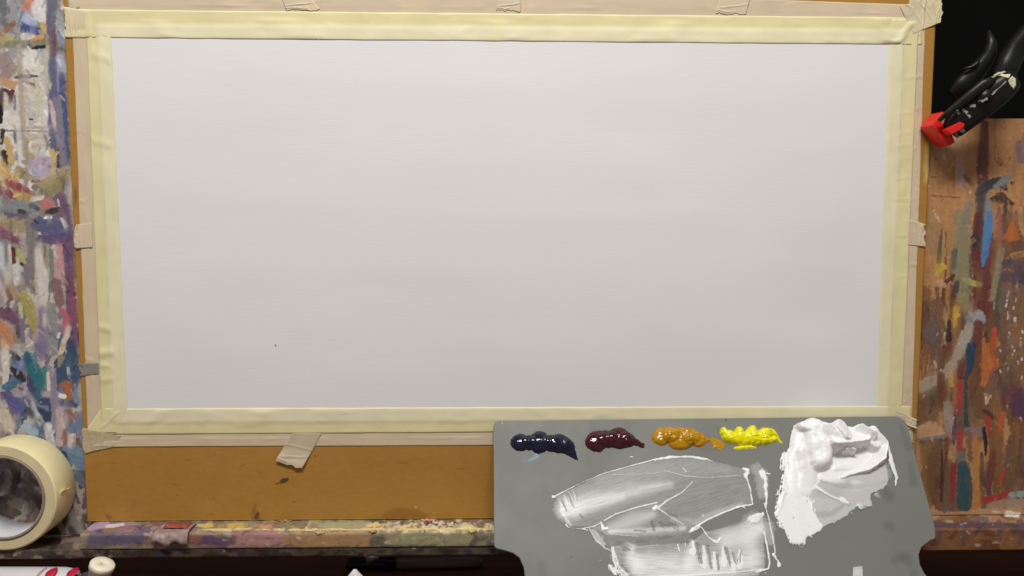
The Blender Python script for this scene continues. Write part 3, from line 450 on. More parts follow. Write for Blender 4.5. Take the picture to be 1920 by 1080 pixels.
def paint_tray(P):
    G = Paint(P, lin((82, 68, 56), 1.1))
    G.scatter((-150, 200, 980, 1050), [(80, 64, 56), (58, 46, 42), (120, 100, 84), (96, 78, 72), (150, 130, 108)], 160, (3, 9), ang=0, spread=50)
    G.scatter((150, 1000, 1024, 1050), [(70, 58, 44), (56, 44, 36), (84, 72, 54), (48, 36, 32), (64, 52, 60)], 160, (3, 8), ang=0, spread=30)
    G.stroke([(70, 1006), (105, 1002), (140, 998)], [3, 6, 5], lin((176, 156, 128), 1.1), dry=0.25, h=0.0006); G.stroke([(120, 1014), (150, 1012)], 5, lin((130, 110, 100), 1.1), dry=0.2)
    return G.smear(n=4, sat=0.8, vert=2).fleck(200, (-100, 930, 985, 1050), (0.6, 2.2), ang=0)
rail('tray', -0.535, 0.372, TRAY_Y, -0.2982, -0.022, 0.0290, paint_tray, easel, m_paint, step=0.0012, rnd=0.0012)
def paint_side(P):
    G = Paint(P, lin((130, 84, 48), 1.1))
    G.scatter((1700, 2060, 930, 985), [(182, 138, 98), (168, 124, 84), (150, 112, 76), (176, 150, 120)], 60, (4, 10), ang=0, spread=30, h=0.0002)
    G.scatter((1700, 2060, 984, 1030), [(126, 80, 42), (140, 92, 48), (112, 68, 38)], 60, (5, 12), ang=0, spread=40, h=0.0002)
    for x in (1760, 1806, 1873, 1912, 1960): G.stroke([(x, 982), (x + 2, 1000), (x - 1, 1020)], [7, 5, 3], lin((96, 70, 74), 1.1), dry=0.3, a=0.75, h=0.0003)
    G.stroke([(1740, 986), (1830, 984), (1930, 987)], [4, 6, 4], lin((92, 70, 78), 1.1), dry=0.25, h=0.0003); G.stroke([(1890, 984), (1904, 990), (1900, 998)], [4, 6, 2], lin((78, 68, 56), 1.1)); G.stroke([(1836, 990), (1828, 1000)], 3, lin((80, 60, 66), 1.1)); G.stroke([(1862, 1017), (1874, 1018)], 1.8, lin((190, 140, 90), 1.1))
    G.stroke([(1820, 972), (1850, 974)], [3, 4], lin((110, 98, 100), 1.1)); G.stroke([(1886, 966), (1908, 968)], [3, 4], lin((222, 212, 202), 1.1), h=0.0009)
    return G.smear(n=4, sat=0.85, vert=2).fleck(100, (1730, 1950, 945, 1025), (0.6, 2.2), ang=0)
rail('side_ledge', 0.3735, 0.56, -0.2772, -0.2975, -0.022, 0.0290, paint_side, easel, m_paint, step=0.001, rnd=0.0015)
# shallow drawer under the tray and the lower legs (in the dark)
FL = -0.338
box('drawer_floor', (-0.53, FL - 0.006, -0.16), (0.56, FL, 0.084), easel, m_wood)
box('drawer_back', (-0.53, FL + 0.0003, -0.172), (0.56, -0.2995, -0.1603), easel, m_wood)
yfront = Apal[1] - (0.0895 - Apal[2]) / math.tan(PHI)
box('drawer_front', (-0.53, FL - 0.006, 0.0843), (0.56, yfront - 0.0045, 0.0895), easel, m_wood2)
box('drawer_side', (-0.542, FL - 0.006, -0.172), (-0.5303, yfront - 0.0045, 0.0895), easel, m_wood2)
box('drawer_side', (0.5603, FL - 0.006, -0.172), (0.572, yfront - 0.0045, 0.0895), easel, m_wood2)
box('back_rail', (-0.5, -0.20, ZP - 0.036), (0.5, -0.12, ZP - 0.0185), easel, m_wood2)
inv = EZ.inverted()
for sx in (-0.47, 0.47):
    for zz in (-0.15, 0.06):
        top = FL - 0.0063; foot = (inv @ Vector((sx, (EZ @ Vector((sx, top, zz))).y, ZT))).y
        box('leg', (sx - 0.015, foot - 0.001 + 0.02 * math.sin(LEAN) * 0, zz - 0.012), (sx + 0.015, top, zz + 0.012), easel, m_wood2)

# ------------------------------------------------------------------ drawing board
board = thing('drawing_board', (0, -0.2745, -0.002), 'brown hardboard drawing board standing on the ledge behind the white sheet', 'drawing board')
def paint_board(P):
    G = Paint(P, lin((150, 109, 47), 1.34)); n = fbm(G.U / 60, G.V / 40, 8, 3); G.c *= (0.94 + 0.12 * n)[..., None]
    def s(pts, w, c, **k): k.setdefault('h', 0.00008); G.stroke(pts, w, lin(c, 1.2), **k)
    s([(538, 899), (530, 902)], [3.5, 4], (74, 60, 44), rag=0.4); s([(530, 903), (517, 908)], [2.5, 1], (88, 70, 44), rag=0.4)
    s([(478, 948), (477, 962), (480, 972)], [3, 6, 7], (100, 68, 32), a=0.45, rag=0.9, soft=0.4, dry=0.25); s([(484, 962), (480, 970)], [3, 4], (72, 52, 34), a=0.7, rag=0.6)
    s([(726, 968), (750, 962), (790, 966)], [9, 11, 8], (116, 76, 26), a=0.45, rag=0.3, soft=0.3); s([(467, 907)], 3, (170, 126, 62), a=0.6, soft=0.4); s([(500, 905)], 3, (166, 124, 60), a=0.5, soft=0.4); s([(780, 951)], 1.6, (196, 160, 90)); s([(814, 961)], 1.2, (196, 160, 90)); s([(200, 966), (204, 970)], [3, 4], (110, 74, 30), a=0.5, soft=0.4, rag=0.7)
    s([(1738, 270), (1737, 320), (1734, 345)], [4, 5, 3], (172, 150, 84), rag=0.4, dry=0.15); s([(1733, 440), (1730, 448)], 2, (110, 70, 34))
    s([(142, 350), (141, 380)], 4, (112, 84, 36), a=0.6, soft=0.4)
    for i in range(60):
        x, y = rng.uniform(165, 920), rng.uniform(842, 970); a = rng.uniform(-.6, .6); l = rng.uniform(1, 14); G.stroke([(x, y), (x + math.cos(a) * l, y + math.sin(a) * l)], [rng.uniform(.5, 1.2), .5], lin([(176, 132, 66), (104, 70, 28), (120, 84, 36)][i % 3], 1.2), a=0.5, h=0.00003, rag=0.6, soft=0.4)
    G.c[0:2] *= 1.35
    return G
xb = np.r_[-0.391, np.arange(-0.3903, 0.3905, 0.0010), 0.391]
yb = np.r_[-0.2745, np.arange(-0.2741, -0.195, 0.0009), np.arange(-0.195, 0.30, 0.006)]
slab('panel', xb, yb, 0.0, 0.0050, paint_board, board, m_hard)

# ------------------------------------------------------------------ sheet and tapes
def dense(poly, n):
    p = np.array(poly, float); out = []
    for i in range(len(p) - 1): out += [p[i] + (p[i + 1] - p[i]) * k / n for k in range(n)]
    return np.array(out + [p[-1]])
SHX, SHT, SHB = 0.3625, 0.1795, -0.1805     # sheet half width, top and bottom
C_OLD = lin((203, 185, 157), 1.08); C_YEL = lin((223, 213, 164), 1.03); C_PALE = lin((227, 220, 184), 1.05); C_TAB = lin((206, 189, 160), 1.06); C_TAB2 = lin((203, 185, 157), 1.07)
def ztop(X, Y, layer):                      # height of what the tape lies on
    inside = sst(-0.0024, 0.0020, SHX - np.abs(X)) * sst(-0.0024, 0.0020, SHT - Y) * sst(-0.0024, 0.0020, Y - SHB)
    return 0.00042 + 0.00058 * inside + layer * 0.00010, inside
def strip(name, a0, a1, b1, b0, parent, layer, col=None, nl=240, nw=18, creases=(), wav=0.00015, rag=0.0, lift=0.0, under=True, loose=None):
    # a0->a1 is one long edge in pixels, b0->b1 the other
    A = np.array([pix(*a0)[:2], pix(*a1)[:2]]); B = np.array([pix(*b0)[:2], pix(*b1)[:2]])
    s = np.linspace(0, 1, nl)[None, :, None]; t = np.linspace(0, 1, nw)[:, None, None]
    XY = (A[0] * (1 - s) + A[1] * s) * (1 - t) + (B[0] * (1 - s) + B[1] * s) * t
    X, Y = XY[..., 0].copy(), XY[..., 1].copy(); seed = rng.randint(500)
    d = (A[1] - A[0]) / np.linalg.norm(A[1] - A[0]); nn = np.array([-d[1], d[0]])
    along = X * d[0] + Y * d[1]; tt = np.broadcast_to(t[..., 0], X.shape); ss = np.broadcast_to(s[..., 0], X.shape)
    e = wav * 4 * (noise(along * 60, tt * 0.7, seed) - 0.5) * (np.abs(tt - 0.5) > 0.49)
    if rag: # torn ends
        e2 = rag * (fbm(tt * 7, np.zeros_like(tt), seed + 3) - 0.5) * 2
        w = sst(0.7, 1.0, ss) if loose != 'both' else np.maximum(sst(0.7, 1, ss), sst(0.3, 0, ss)) ; X += d[0] * e2 * w; Y += d[1] * e2 * w
    X += nn[0] * e; Y += nn[1] * e
    z0, ins = ztop(X, Y, layer)
    z = z0 + wav * 1.4 * sst(0.45, 0.75, fbm(along * 22, tt * 1.2, seed + 1)) + 0.00035 * np.maximum(0, fbm(along * 40, tt * 2.5, seed + 8) - 0.6) * 4
    fade = np.ones_like(z)
    for (p, amp, wd, sl, t0, t1) in creases:
        m = sst(t0 - 0.12, t0 + 0.05, tt) * (1 - sst(t1 - 0.05, t1 + 0.12, tt))
        q = ss - p - sl * (tt - 0.5) * (1 + 0.4 * np.sin(tt * 9 + p * 50))
        z += amp * np.exp(-(q / wd) ** 2) * m - 0.35 * amp * np.exp(-((q - 2.2 * wd) / (1.5 * wd)) ** 2) * m
    if lift: z += lift * sst(0.35, 1.0, ss) ** 2 * (0.6 + 0.8 * fbm(tt * 2.5, ss * 2, seed + 4))
    z = np.maximum(z, z0)
    if layer >= 0 and col is None: z = z - np.maximum(0, z - np.where(ins > 0.5, 0.00094, 0.0005)) * np.maximum(sst(0.88, 1, tt), sst(0.08, 0, tt))
    if layer < 0: z = np.where(tt > 0.55, np.minimum(z, 0.00040 + layer * 0.00016), np.maximum(z, 0.0002))
    c = np.empty(X.shape + (3,))
    if col is None: c[:] = C_YEL * (1 - ins[..., None]) + C_PALE * ins[..., None]
    else: c[:] = col
    c *= (0.96 + 0.08 * fbm(along * 30, tt * 3, seed + 2))[..., None]
    P = np.stack([X, Y, z], -1); V = P.reshape(-1, 3); cr = np.cross(np.r_[A[1] - A[0], 0], np.r_[B[0] - A[0], 0])[2] < 0
    me = mesh_np(name, shift(V, parent), grid_quads(nw, nl, cr), c.reshape(-1, 3))
    o = link(name, me, m_tape, parent); so = o.modifiers.new('thickness', 'SOLIDIFY'); so.thickness = 0.00012; so.offset = -1
    return o
# older tape stuck on the board, under the sheet
strip('old_tape', (132, -60), (166, 842), (196, 842), (160, -60), board, -1, C_OLD, creases=[(0.33, .0006, .0015, .01, 0, 1), (0.47, .0006, .002, -.01, 0, .6), (0.81, .0007, .002, .02, 0, 1)])
strip('old_tape', (1737, -40), (1708, 838), (1676, 838), (1706, -40), board, -1, C_OLD, creases=[(p, .0008, .0011, sl, 0, .6) for p, sl in ((.12, .01), (.2, -.006), (.27, .01), (.35, -.01), (.40, .008), (.43, .006), (.46, -.01), (.6, .006), (.9, .02))])
strip('old_tape', (128, -14), (1380, -3), (1380, 38), (128, 30), board, -0.5, C_OLD)
strip('old_tape', (1375, -3), (1716, 9), (1716, 44), (1375, 38), board, -0.3, C_OLD, nl=90)
strip('old_tape', (158, 838), (1712, 831), (1712, 804), (158, 808), board, -0.5, C_OLD)

sheet = thing('canvas_sheet', (0, SHB, 0.0004), 'blank white canvas sheet fixed to the brown board with masking tape', 'canvas')
nx, ny = 260, 130
xs = np.linspace(-SHX, SHX, nx); ys = np.linspace(SHB, SHT, ny); X, Y = np.meshgrid(xs, ys)
edge = sst(0.016, 0.07, SHX - np.abs(X)) * sst(0.016, 0.07, np.minimum(SHT - Y, Y - SHB))
Z = 0.0008 + edge * (0.0018 * (fbm(X * 8 + 3, Y * 11 + 1, 31, 2) - 0.25).clip(0) + 0.0006 * (fbm(X * 3, Y * 22, 35, 2) - 0.3).clip(0))
def sheet_top(V): return V
me = mesh_np('sheet', shift(np.stack([X, Y, Z], -1).reshape(-1, 3), sheet), grid_quads(ny, nx)); so = link('sheet', me, m_cloth, sheet)
sm = so.modifiers.new('thickness', 'SOLIDIFY'); sm.thickness = 0.0005; sm.offset = -1
fly = loft('speck', [pix(515.5, 645, 0.0013), pix(517, 647, 0.0014), pix(517.5, 650, 0.0013)], [.0003, .0006, .0003], [.0002, .0003, .0002], sheet, m_grey_wear, n=8)

strip('masking_tape', (161, 24), (191, 812), (241.5, 812), (207, 24), sheet, 0, creases=[(.10, .0006, .012, .02, .2, 1), (.30, .0006, .01, .02, 0, .8), (.745, .0009, .010, .01, 0, .45), (.80, .0011, .010, -.01, 0, .55), (.835, .0008, .007, .01, 0, .4), (.865, .0005, .007, -.01, 0, .5)])
strip('masking_tape', (1723, 36), (1690, 802), (1641, 802), (1668.5, 36), sheet, 0, creases=[(p, .00028, .0025, sl, 0.1, e * 0.6) for p, sl, e in ((.14, .006, .7), (.22, -.004, 1), (.27, .004, .8), (.30, .004, 1), (.33, -.006, .5), (.38, .006, 1), (.43, -.003, 1), (.52, .005, .8), (.62, .003, .6))])
strip('masking_tape', (156, 815), (1708, 806), (1708, 760.5), (190, 765.5), sheet, 0.8, nl=400, creases=[(.02, .0008, .003, .01, .3, 1), (.07, .0006, .01, .02, .4, 1), (.2, .0005, .02, .03, .3, 1), (.6, .0005, .02, -.02, .3, 1)])
strip('masking_tape', (128, 17.5), (1728, 33), (1728, 84.5), (133, 71), sheet, 0.8, nl=400, creases=[(.022, .0006, .002, 0, 0, 1), (.1, .0006, .015, .02, .4, 1), (.25, .0007, .03, .03, .3, 1), (.5, .0005, .02, .02, .3, .9), (.7, .0006, .02, -.03, .3, .9), (.955, .0018, .009, .02, 0, 1), (.98, .0015, .006, -.02, .2, 1)])
# torn tabs
tabs = [('tape_tab', (520, -24), (536, 19), (600, 19), (566, -24), C_TAB, 0.0), ('tape_tab', (936, -24), (930, 21), (976, 21), (976, -24), C_TAB, 0.0),
        ('tape_tab', (1356, -30), (1340, 26), (1398, 27), (1416, -30), C_TAB, 0.0), ('tape_tab', (173, 417), (142, 421), (143, 466), (174, 464), C_TAB2, 0.0012),
        ('tape_tab', (1704, 412), (1733, 420), (1733, 462), (1702, 460), C_TAB2, 0.0012), ('tape_tab', (185, 681), (150, 681), (151, 705), (186, 702), lin((138, 136, 128), 1.0), 0.0),
        ('tape_tab', (548, 812), (518, 862), (567, 878), (604, 812), lin((196, 180, 154), 1.05), 0.0028), ('tape_tab', (160, 20), (122, 14), (124, 71), (160, 71), lin((212, 200, 164), 1.05), 0.0004),
        ('tape_tab', (1680, 770), (1716, 785), (1713, 801), (1676, 790), C_TAB, 0.003), ('tape_tab', (228, 817), (156, 801), (158, 850), (212, 838), lin((186, 170, 138), 1.05), 0.0004)]
for nm, a0, a1, b1, b0, c, lf in tabs:
    strip(nm, a0, a1, b1, b0, sheet, 2.8 if c is C_TAB else 2.2, c, nl=60, nw=22, rag=0.0025, lift=lf, creases=[(.45, .0003, .03, .1, 0, 1), (.75, .0004, .03, -.12, 0.1, .9), (.92, .0004, .03, .05, 0, .5)], wav=0.0002)
strip('tape_tab', (1686, 12), (1763, -14), (1762, 43), (1712, 64), sheet, 3.0, lin((208, 197, 162), 1.05), nl=90, nw=40, rag=0.0018, lift=0.0025, wav=0.0004, creases=[(.3, .0005, .03, .25, 0, 1), (.5, .0007, .03, -.2, 0.1, 1), (.62, .0006, .02, .3, 0, .7), (.80, .0009, .03, .1, .2, 1), (.93, .0010, .02, -.1, .5, 1)])

# ------------------------------------------------------------------ roll of masking tape
rc = pix(3, 925, 0.032); RO = 0.0485; RI = 0.0385; ZB = 0.0022 + ZP
rcy = TRAY_Y + RO + 0.0012
rc[1] = rcy; roll = thing('tape_roll', (rc[0], TRAY_Y, 0.0), 'thick roll of cream masking tape standing on the easel tray', 'tape roll')
m_rollface = mat('roll_side', color=lin((210, 194, 154), 1.18), rough=0.6, mottle=(60, 0.06), bump=(600, 0.2, 0.0003))
m_roll = mat('roll_tape', color=lin((230, 214, 166), 1.18), rough=0.5, mottle=(30, 0.05), bump=(1400, 0.3, 0.0004), stretch=(1, 1, 3))
m_core = mat('core_card', color=lin((150, 134, 122), 1.0), rough=0.75, mottle=(200, 0.15)); m_corein = mat('core_inside', color=(0.66, 0.65, 0.67), rough=0.6, mottle=(60, 0.08))
cz = (rc[0], rcy, 0.0); zb, zf = ZB, 0.0325
def ring(r0, r1, bz=0.0009, n=1): return [(r0, zb), (r1 - bz, zb), (r1, zb + bz), (r1, zf - bz), (r1 - bz * 0.3, zf - bz * 0.3), (r1 - bz, zf), (r0, zf)]
lathe('tape_winding', ring(RI + 0.0002, RO), cz, (0, 0, 1), roll, m_roll, n=160)
# the wound edges on the front: fine uneven rings
rr = np.linspace(RI + 0.0004, RO - 0.0010, 26); prof = [(r, zf + 0.0004 + 0.00005 * ((i * 7919) % 5 - 2)) for i, r in enumerate(rr)]
lathe('winding_face', [(rr[0], zf - 0.0005)] + prof + [(rr[-1], zf - 0.0005)], cz, (0, 0, 1), roll, m_rollface, n=160)
lathe('core', [(RI - 0.0022, zb + 0.0003), (RI, zb + 0.0003), (RI, zf + 0.0012), (RI - 0.0022, zf + 0.0012)], cz, (0, 0, 1), roll, m_core, n=128)
lathe('core_lining', [(RI - 0.0026, zb + 0.0006), (RI - 0.0023, zb + 0.0006), (RI - 0.0023, zf + 0.0004), (RI - 0.0026, zf + 0.0004)], cz, (0, 0, 1), roll, m_corein, n=128)
V = []; aw = 0.06
for i in range(7):
    for j in range(5):
        a = 0.02 + i * aw / 6; r = RO + 0.0004 + 0.004 * (i / 6) ** 2 * (1 if j < 3 else 0.5); z = zf - 0.018 + 0.012 * j / 4
        V.append((cz[0] + r * math.cos(a), cz[1] + r * math.sin(a), z))
from_py('loose_end', np.array(V), [(i * 5 + j, i * 5 + j + 1, i * 5 + j + 6, i * 5 + j + 5) for i in range(6) for j in range(4)], roll, m_roll, True).modifiers.new('t', 'SOLIDIFY').thickness = 0.0003

# ------------------------------------------------------------------ palette
ROTP = Matrix([[eu[i], -ev[i], en[i]] for i in range(3)]).to_4x4()    # palette local: x along the top, y up, z out
def pal_frame(loc):
    m = ROTP.copy(); m.translation = Vector(loc); return EZ @ m
def ppix(px, py, h=0.0):                    # pixel -> palette (u, v) on a plane h above the palette face
    q = Apal + en * h; p = pix(px, py, n=en, q=q) - q; return p @ eu, p @ ev
m_pal = mat('grey_palette', color=lin((146, 149, 142), 0.62), rough=0.48, mottle=(12, 0.05), bump=(900, 0.06, 0.0003), spec=0.32, vrough=(14, 0.42, 0.58))
PW = float(np.linalg.norm(Bpal - Apal))
def arc(cx, cy, r, a0, a1, n=8): return [(cx + r * math.cos(math.radians(a0 + (a1 - a0) * k / n)), cy + r * math.sin(math.radians(a0 + (a1 - a0) * k / n))) for k in range(n + 1)]
ul, vl = ppix(926, 1030); ur, vr = ppix(1757, 1012)
out = arc(0.006, 0.006, 0.006, 180, 270) + arc(PW - 0.010, 0.010, 0.010, -90, 0)
out += [(PW + 0.0006, vr - 0.012)] + arc(ur - 0.005, vr - 0.005, 0.005, 0, 90, 6)
n1 = [ppix(*q) for q in ((1738, 1018), (1728, 1026), (1723, 1040), (1725, 1058), (1733, 1074), (1745, 1088))]
out += n1 + [(n1[-1][0] + 0.006, n1[-1][1] + 0.012), (PW - 0.002, 0.19), (PW - 0.004, PAL_L - 0.02)] + arc(PW - 0.018, PAL_L - 0.014, 0.014, 0, 90)
out += arc(0.018, PAL_L - 0.014, 0.014, 90, 180) + [(0.002, 0.19)]
n2 = [ppix(*q) for q in ((990, 1100), (984, 1080), (982, 1064), (974, 1046), (962, 1037), (948, 1032.5))]
out += [(n2[0][0] - 0.004, n2[0][1] + 0.012)] + n2 + arc(ul + 0.005, vl - 0.005, 0.005, 90, 180, 6)
bm = bmesh.new(); vs_ = [bm.verts.new((u, -v, 0)) for u, v in out]; f = bm.faces.new(vs_)
if f.normal.z == 0: f.normal_update()
r = bmesh.ops.extrude_face_region(bm, geom=[f]); bmesh.ops.translate(bm, verts=[g for g in r['geom'] if isinstance(g, bmesh.types.BMVert)], vec=(0, 0, -0.003))
bmesh.ops.recalc_face_normals(bm, faces=bm.faces)
bmesh.ops.bevel(bm, geom=[e for e in bm.edges if abs(e.verts[0].co.z - e.verts[1].co.z) < 1e-6], offset=0.0007, segments=3, affect='EDGES', profile=0.5)
me = bpy.data.meshes.new('paint_palette'); bm.to_mesh(me); bm.free(); me.materials.append(m_pal)
pal = bpy.data.objects.new('paint_palette', me); COL.objects.link(pal); pal.matrix_world = pal_frame(Apal)
tag(pal, 'grey plastic paint palette with notched lower corners leaning against the board', 'palette')

def pal_field(px0, px1, py0, py1, step):
    us = []; c = [ppix(x, y) for x in (px0, px1) for y in (py0, py1)]
    u = np.arange(min(p[0] for p in c), max(p[0] for p in c), step); v = np.arange(min(p[1] for p in c), max(p[1] for p in c), step)
    Ug, Vg = np.meshgrid(u, v); return Ug, Vg, Apal + Ug[..., None] * eu + Vg[..., None] * ev
def pal_mesh(name, Ug, Vg, Z, keep, C, material, parent=None, label=None, cat='paint', group=None, base=0.00015):
    # keep: points that belong to the paint; the outline drops to the palette face
    nr, nc = Ug.shape; Q = grid_quads(nr, nc, True); K = keep.ravel(); Q = Q[K[Q].all(1)]
    if not len(Q): return None
    ids = np.unique(Q); mp = np.full(nr * nc, -1); mp[ids] = np.arange(len(ids))
    cu, cv = Ug.ravel()[ids].mean(), Vg.ravel()[ids].max()
    V = np.stack([Ug.ravel() - cu, -(Vg.ravel() - cv), Z.ravel() + base], -1)[ids]
    me = mesh_np(name, V, mp[Q], C.reshape(-1, C.shape[-1])[ids])
    o = bpy.data.objects.new(name, me); COL.objects.link(o); me.materials.append(material)
    me.polygons.foreach_set('use_smooth', np.ones(len(me.polygons), bool))
    o.matrix_world = pal_frame(Apal + cu * eu + cv * ev)
    if label: tag(o, label, cat, group)
    return o
m_wet = mat('wet_oil_paint', attr=True, rough=0.13, spec=0.5, coat=0.25, bump=(350, 0.03, 0.0005))
m_white = mat('white_oil_paint', attr=True, rough=0.34, spec=0.4, bump=(420, 0.06, 0.0005), alpha=True)
def blob(name, label, org, k, domes, tails, col, hgt, rect, fold=0.025, film=None, crease=1.5):
    Z = lambda p: (org[0] + p[0] / k, org[1] + p[1] / k)
    Ug, Vg, P = pal_field(rect[0], rect[1], rect[2], rect[3], 0.00028); U, V = proj(P)
    sd_ = int(rect[0]) % 97; wu = U + 4.0 * (fbm(U / 9, V / 9, 61 + sd_) - 0.5); wv = V + 4.0 * (fbm(U / 9, V / 9, 62 + sd_) - 0.5)
    h = np.zeros(U.shape)
    for (cx, cy, rx, ry, an, hh) in domes:
        x0, y0 = Z((cx, cy)); a = math.radians(an); dx = wu - x0; dy = wv - y0
        d = ((dx * math.cos(a) + dy * math.sin(a)) / (rx / k)) ** 2 + ((-dx * math.sin(a) + dy * math.cos(a)) / (ry / k)) ** 2
        hh = hgt * hh * np.clip(1 - d, 0, 1) ** 0.48
        h = (h ** crease + hh ** crease) ** (1 / crease)
    for pts, ws, hs in tails:
        pts = [Z(p) for p in pts]
        for i in range(len(pts) - 1):
            p = np.array(pts[i]); q = np.array(pts[i + 1]); d = q - p; kk = np.clip(((wu - p[0]) * d[0] + (wv - p[1]) * d[1]) / (d @ d), 0, 1)
            dist = np.hypot(wu - p[0] - kk * d[0], wv - p[1] - kk * d[1]); w = (ws[i] * (1 - kk) + ws[i + 1] * kk) / k
            rag = 1 + 0.5 * (noise(U / 1.6, V / 1.6, 77) - 0.5) * (kk if i == len(pts) - 2 else 0)
            h = np.maximum(h, hgt * (hs[i] * (1 - kk) + hs[i + 1] * kk) * np.clip(1 - (dist / (w * rag)) ** 2, 0, 1) ** 0.5)
    if fold: h = np.where(h > 0, h * (1 + fold * (fbm(U / 11, V / 6, 91, 2) - 0.5) * 2), 0)
    tr = sst(0.35, 0.8, (U - rect[0]) / (rect[1] - rect[0])); h = h * (1 + ((0.08 + 0.16 * tr) * 1.6 if fold > 0.04 else 0.10 * tr) * (fbm(U / 16, V / 2.6, 93 + sd_, 2) - 0.5))
    hm = h.copy()
    for _ in range(2): hm[1:-1, 1:-1] = (hm[1:-1, 1:-1] * 2 + hm[:-2, 1:-1] + hm[2:, 1:-1] + hm[1:-1, :-2] + hm[1:-1, 2:]) / 6
    hm = hm * (0.75 if crease < 3 else 1); keep = hm > 1e-6; C = np.broadcast_to(np.array(col), U.shape + (3,)).copy() * (0.92 + 0.16 * fbm(U / 14, V / 14, 5))[..., None]
    return pal_mesh(name, Ug, Vg, hm, keep, C, m_wet, label=label, group='dabs of oil paint along the palette top')

blob('paint_dab', 'dark navy blue dab of oil paint on the grey palette', (940, 780), 6.0, [(215, 298, 105, 96, 0, .9), (310, 300, 80, 80, 0, .8), (425, 295, 118, 124, 0, 1.1), (560, 310, 110, 90, 10, .9), (650, 312, 135, 104, 8, 1.0), (745, 345, 85, 75, 40, .8)],
     [([(700, 340), (790, 410), (830, 475)], (80, 45, 14), (.7, .4, .12)), ([(800, 430), (858, 492)], (22, 6), (.2, .05))], (0.005, 0.006, 0.027), 0.0068, (950, 1088, 800, 866))
blob('paint_dab', 'dark maroon dab of oil paint on the grey palette', (940, 780), 6.0, [(1075, 285, 132, 116, -12, 1.0), (1180, 262, 120, 96, -8, 1.0), (1320, 252, 150, 116, 4, 1.1), (1410, 270, 90, 84, 20, .9)],
     [([(1440, 275), (1500, 292), (1560, 318), (1585, 350)], (66, 34, 26, 14), (.7, .4, .25, .1)), ([(1530, 290), (1600, 325)], (20, 6), (.2, .06))], (0.050, 0.0045, 0.0075), 0.0066, (1092, 1212, 796, 850))
blob('paint_dab', 'yellow ochre dab of oil paint on the grey palette', (1200, 780), 6.4, [(255, 248, 112, 104, -14, .95), (360, 232, 110, 104, 0, 1.05), (480, 270, 170, 132, 4, 1.1), (600, 250, 120, 104, 10, 1.0), (690, 280, 105, 86, 20, .8)],
     [([(700, 290), (790, 292), (840, 298)], (76, 34, 10), (.65, .3, .2)), ([(835, 297), (880, 300), (960, 350)], (10, 34, 44), (.15, .06, .04)), ([(890, 376), (960, 368)], (12, 6), (.12, .08)), ([(540, 320), (640, 305), (700, 330)], (22, 18, 10), (.95, .85, .6))], lin((190, 138, 0), 0.95), 0.0066, (1216, 1372, 794, 850), fold=0.10)
blob('paint_dab', 'bright yellow coiled dab of oil paint on the grey palette', (1200, 780), 6.4, [(1005, 195, 46, 56, 10, .8), (1075, 255, 105, 74, 32, 1.0), (1188, 242, 68, 112, -6, 1.15), (1255, 280, 80, 84, 0, .95), (1342, 232, 78, 114, -6, 1.2), (1400, 275, 70, 80, 0, .95), (1490, 232, 78, 92, -10, 1.1)],
     [([(1520, 185), (1600, 215), (1660, 270)], (40, 32, 16), (1.0, .75, .4)), ([(1480, 300), (1560, 290), (1640, 262)], (48, 40, 24), (.8, .6, .35)), ([(1630, 260), (1690, 315)], (28, 10), (.4, .1)), ([(1140, 385), (1250, 372), (1320, 376), (1390, 382)], (10, 16, 16, 6), (.14, .2, .2, .1))], lin((246, 236, 2), 0.98), 0.0064, (1344, 1474, 794, 846), fold=0.05, crease=6.0)

# thin film and smears of white
Ug, Vg, P = pal_field(1020, 1462, 842, 1130, 0.00042); G = Paint(P, lin((226, 226, 226), 1.15)); WH = lin((240, 240, 241), 1.08)
z6 = lambda *p: [(900 + x / 3.375, 760 + y / 3.375) for x, y in p]
def f6(pts, w, a, **k):
    k.setdefault('h', 0.00012); k.setdefault('jit', 0.0); k.setdefault('rag', 0.2); k.setdefault('soft', 0.3); k.setdefault('streak', 0.22)
    G.stroke(z6(*pts), [x / 3.375 for x in w] if hasattr(w, '__len__') else w / 3.375, WH, a=a, **k)
def p6(pts, a, **k): k.setdefault('h', 0.00012); k.setdefault('jit', 0.0); k.setdefault('rag', 0.8); k.setdefault('soft', 2.0); G.poly(z6(*pts), WH, a=a, **k)
# first pull: one smooth film, whitest along its middle
OUT1 = [(470, 580), (640, 500), (790, 428), (1000, 370), (1200, 328), (1430, 340), (1560, 372), (1690, 410), (1715, 540), (1725, 628), (1500, 690), (1380, 765), (1150, 655), (1000, 645), (860, 690), (700, 770), (560, 765), (510, 680), (500, 610)]
p6(OUT1, 0.17, rag=0.7, soft=1.0, dirn=(0.95, -0.3))
f6([(535, 660), (700, 600), (950, 545), (1200, 500)], [52, 62, 46, 24], 0.42, soft=0.95, rag=0.12, streak=0.18); f6([(545, 690), (680, 640), (900, 580)], [40, 44, 20], 0.32, soft=0.95, rag=0.12, streak=0.18); f6([(530, 640), (600, 650)], [46, 50], 0.35, soft=0.9, rag=0.3, streak=0.0)
f6([(760, 480), (1050, 430), (1350, 390), (1560, 410)], [26, 50, 50, 26], 0.12, soft=0.95, rag=0.05, streak=0.1)
for x, y, l in ((508, 612, 46), (530, 566, 60), (556, 545, 56), (588, 540, 50), (512, 655, 40), (535, 700, 40), (560, 730, 30)): f6([(x, y), (x + l * 0.45, y + l)], [3, 10], 0.34, rag=0.3, soft=0.3, streak=0.0)
f6([(1220, 720), (1350, 748), (1480, 690), (1660, 620)], [14, 24, 22, 8], 0.30, soft=0.95, rag=0.05, streak=0.05)
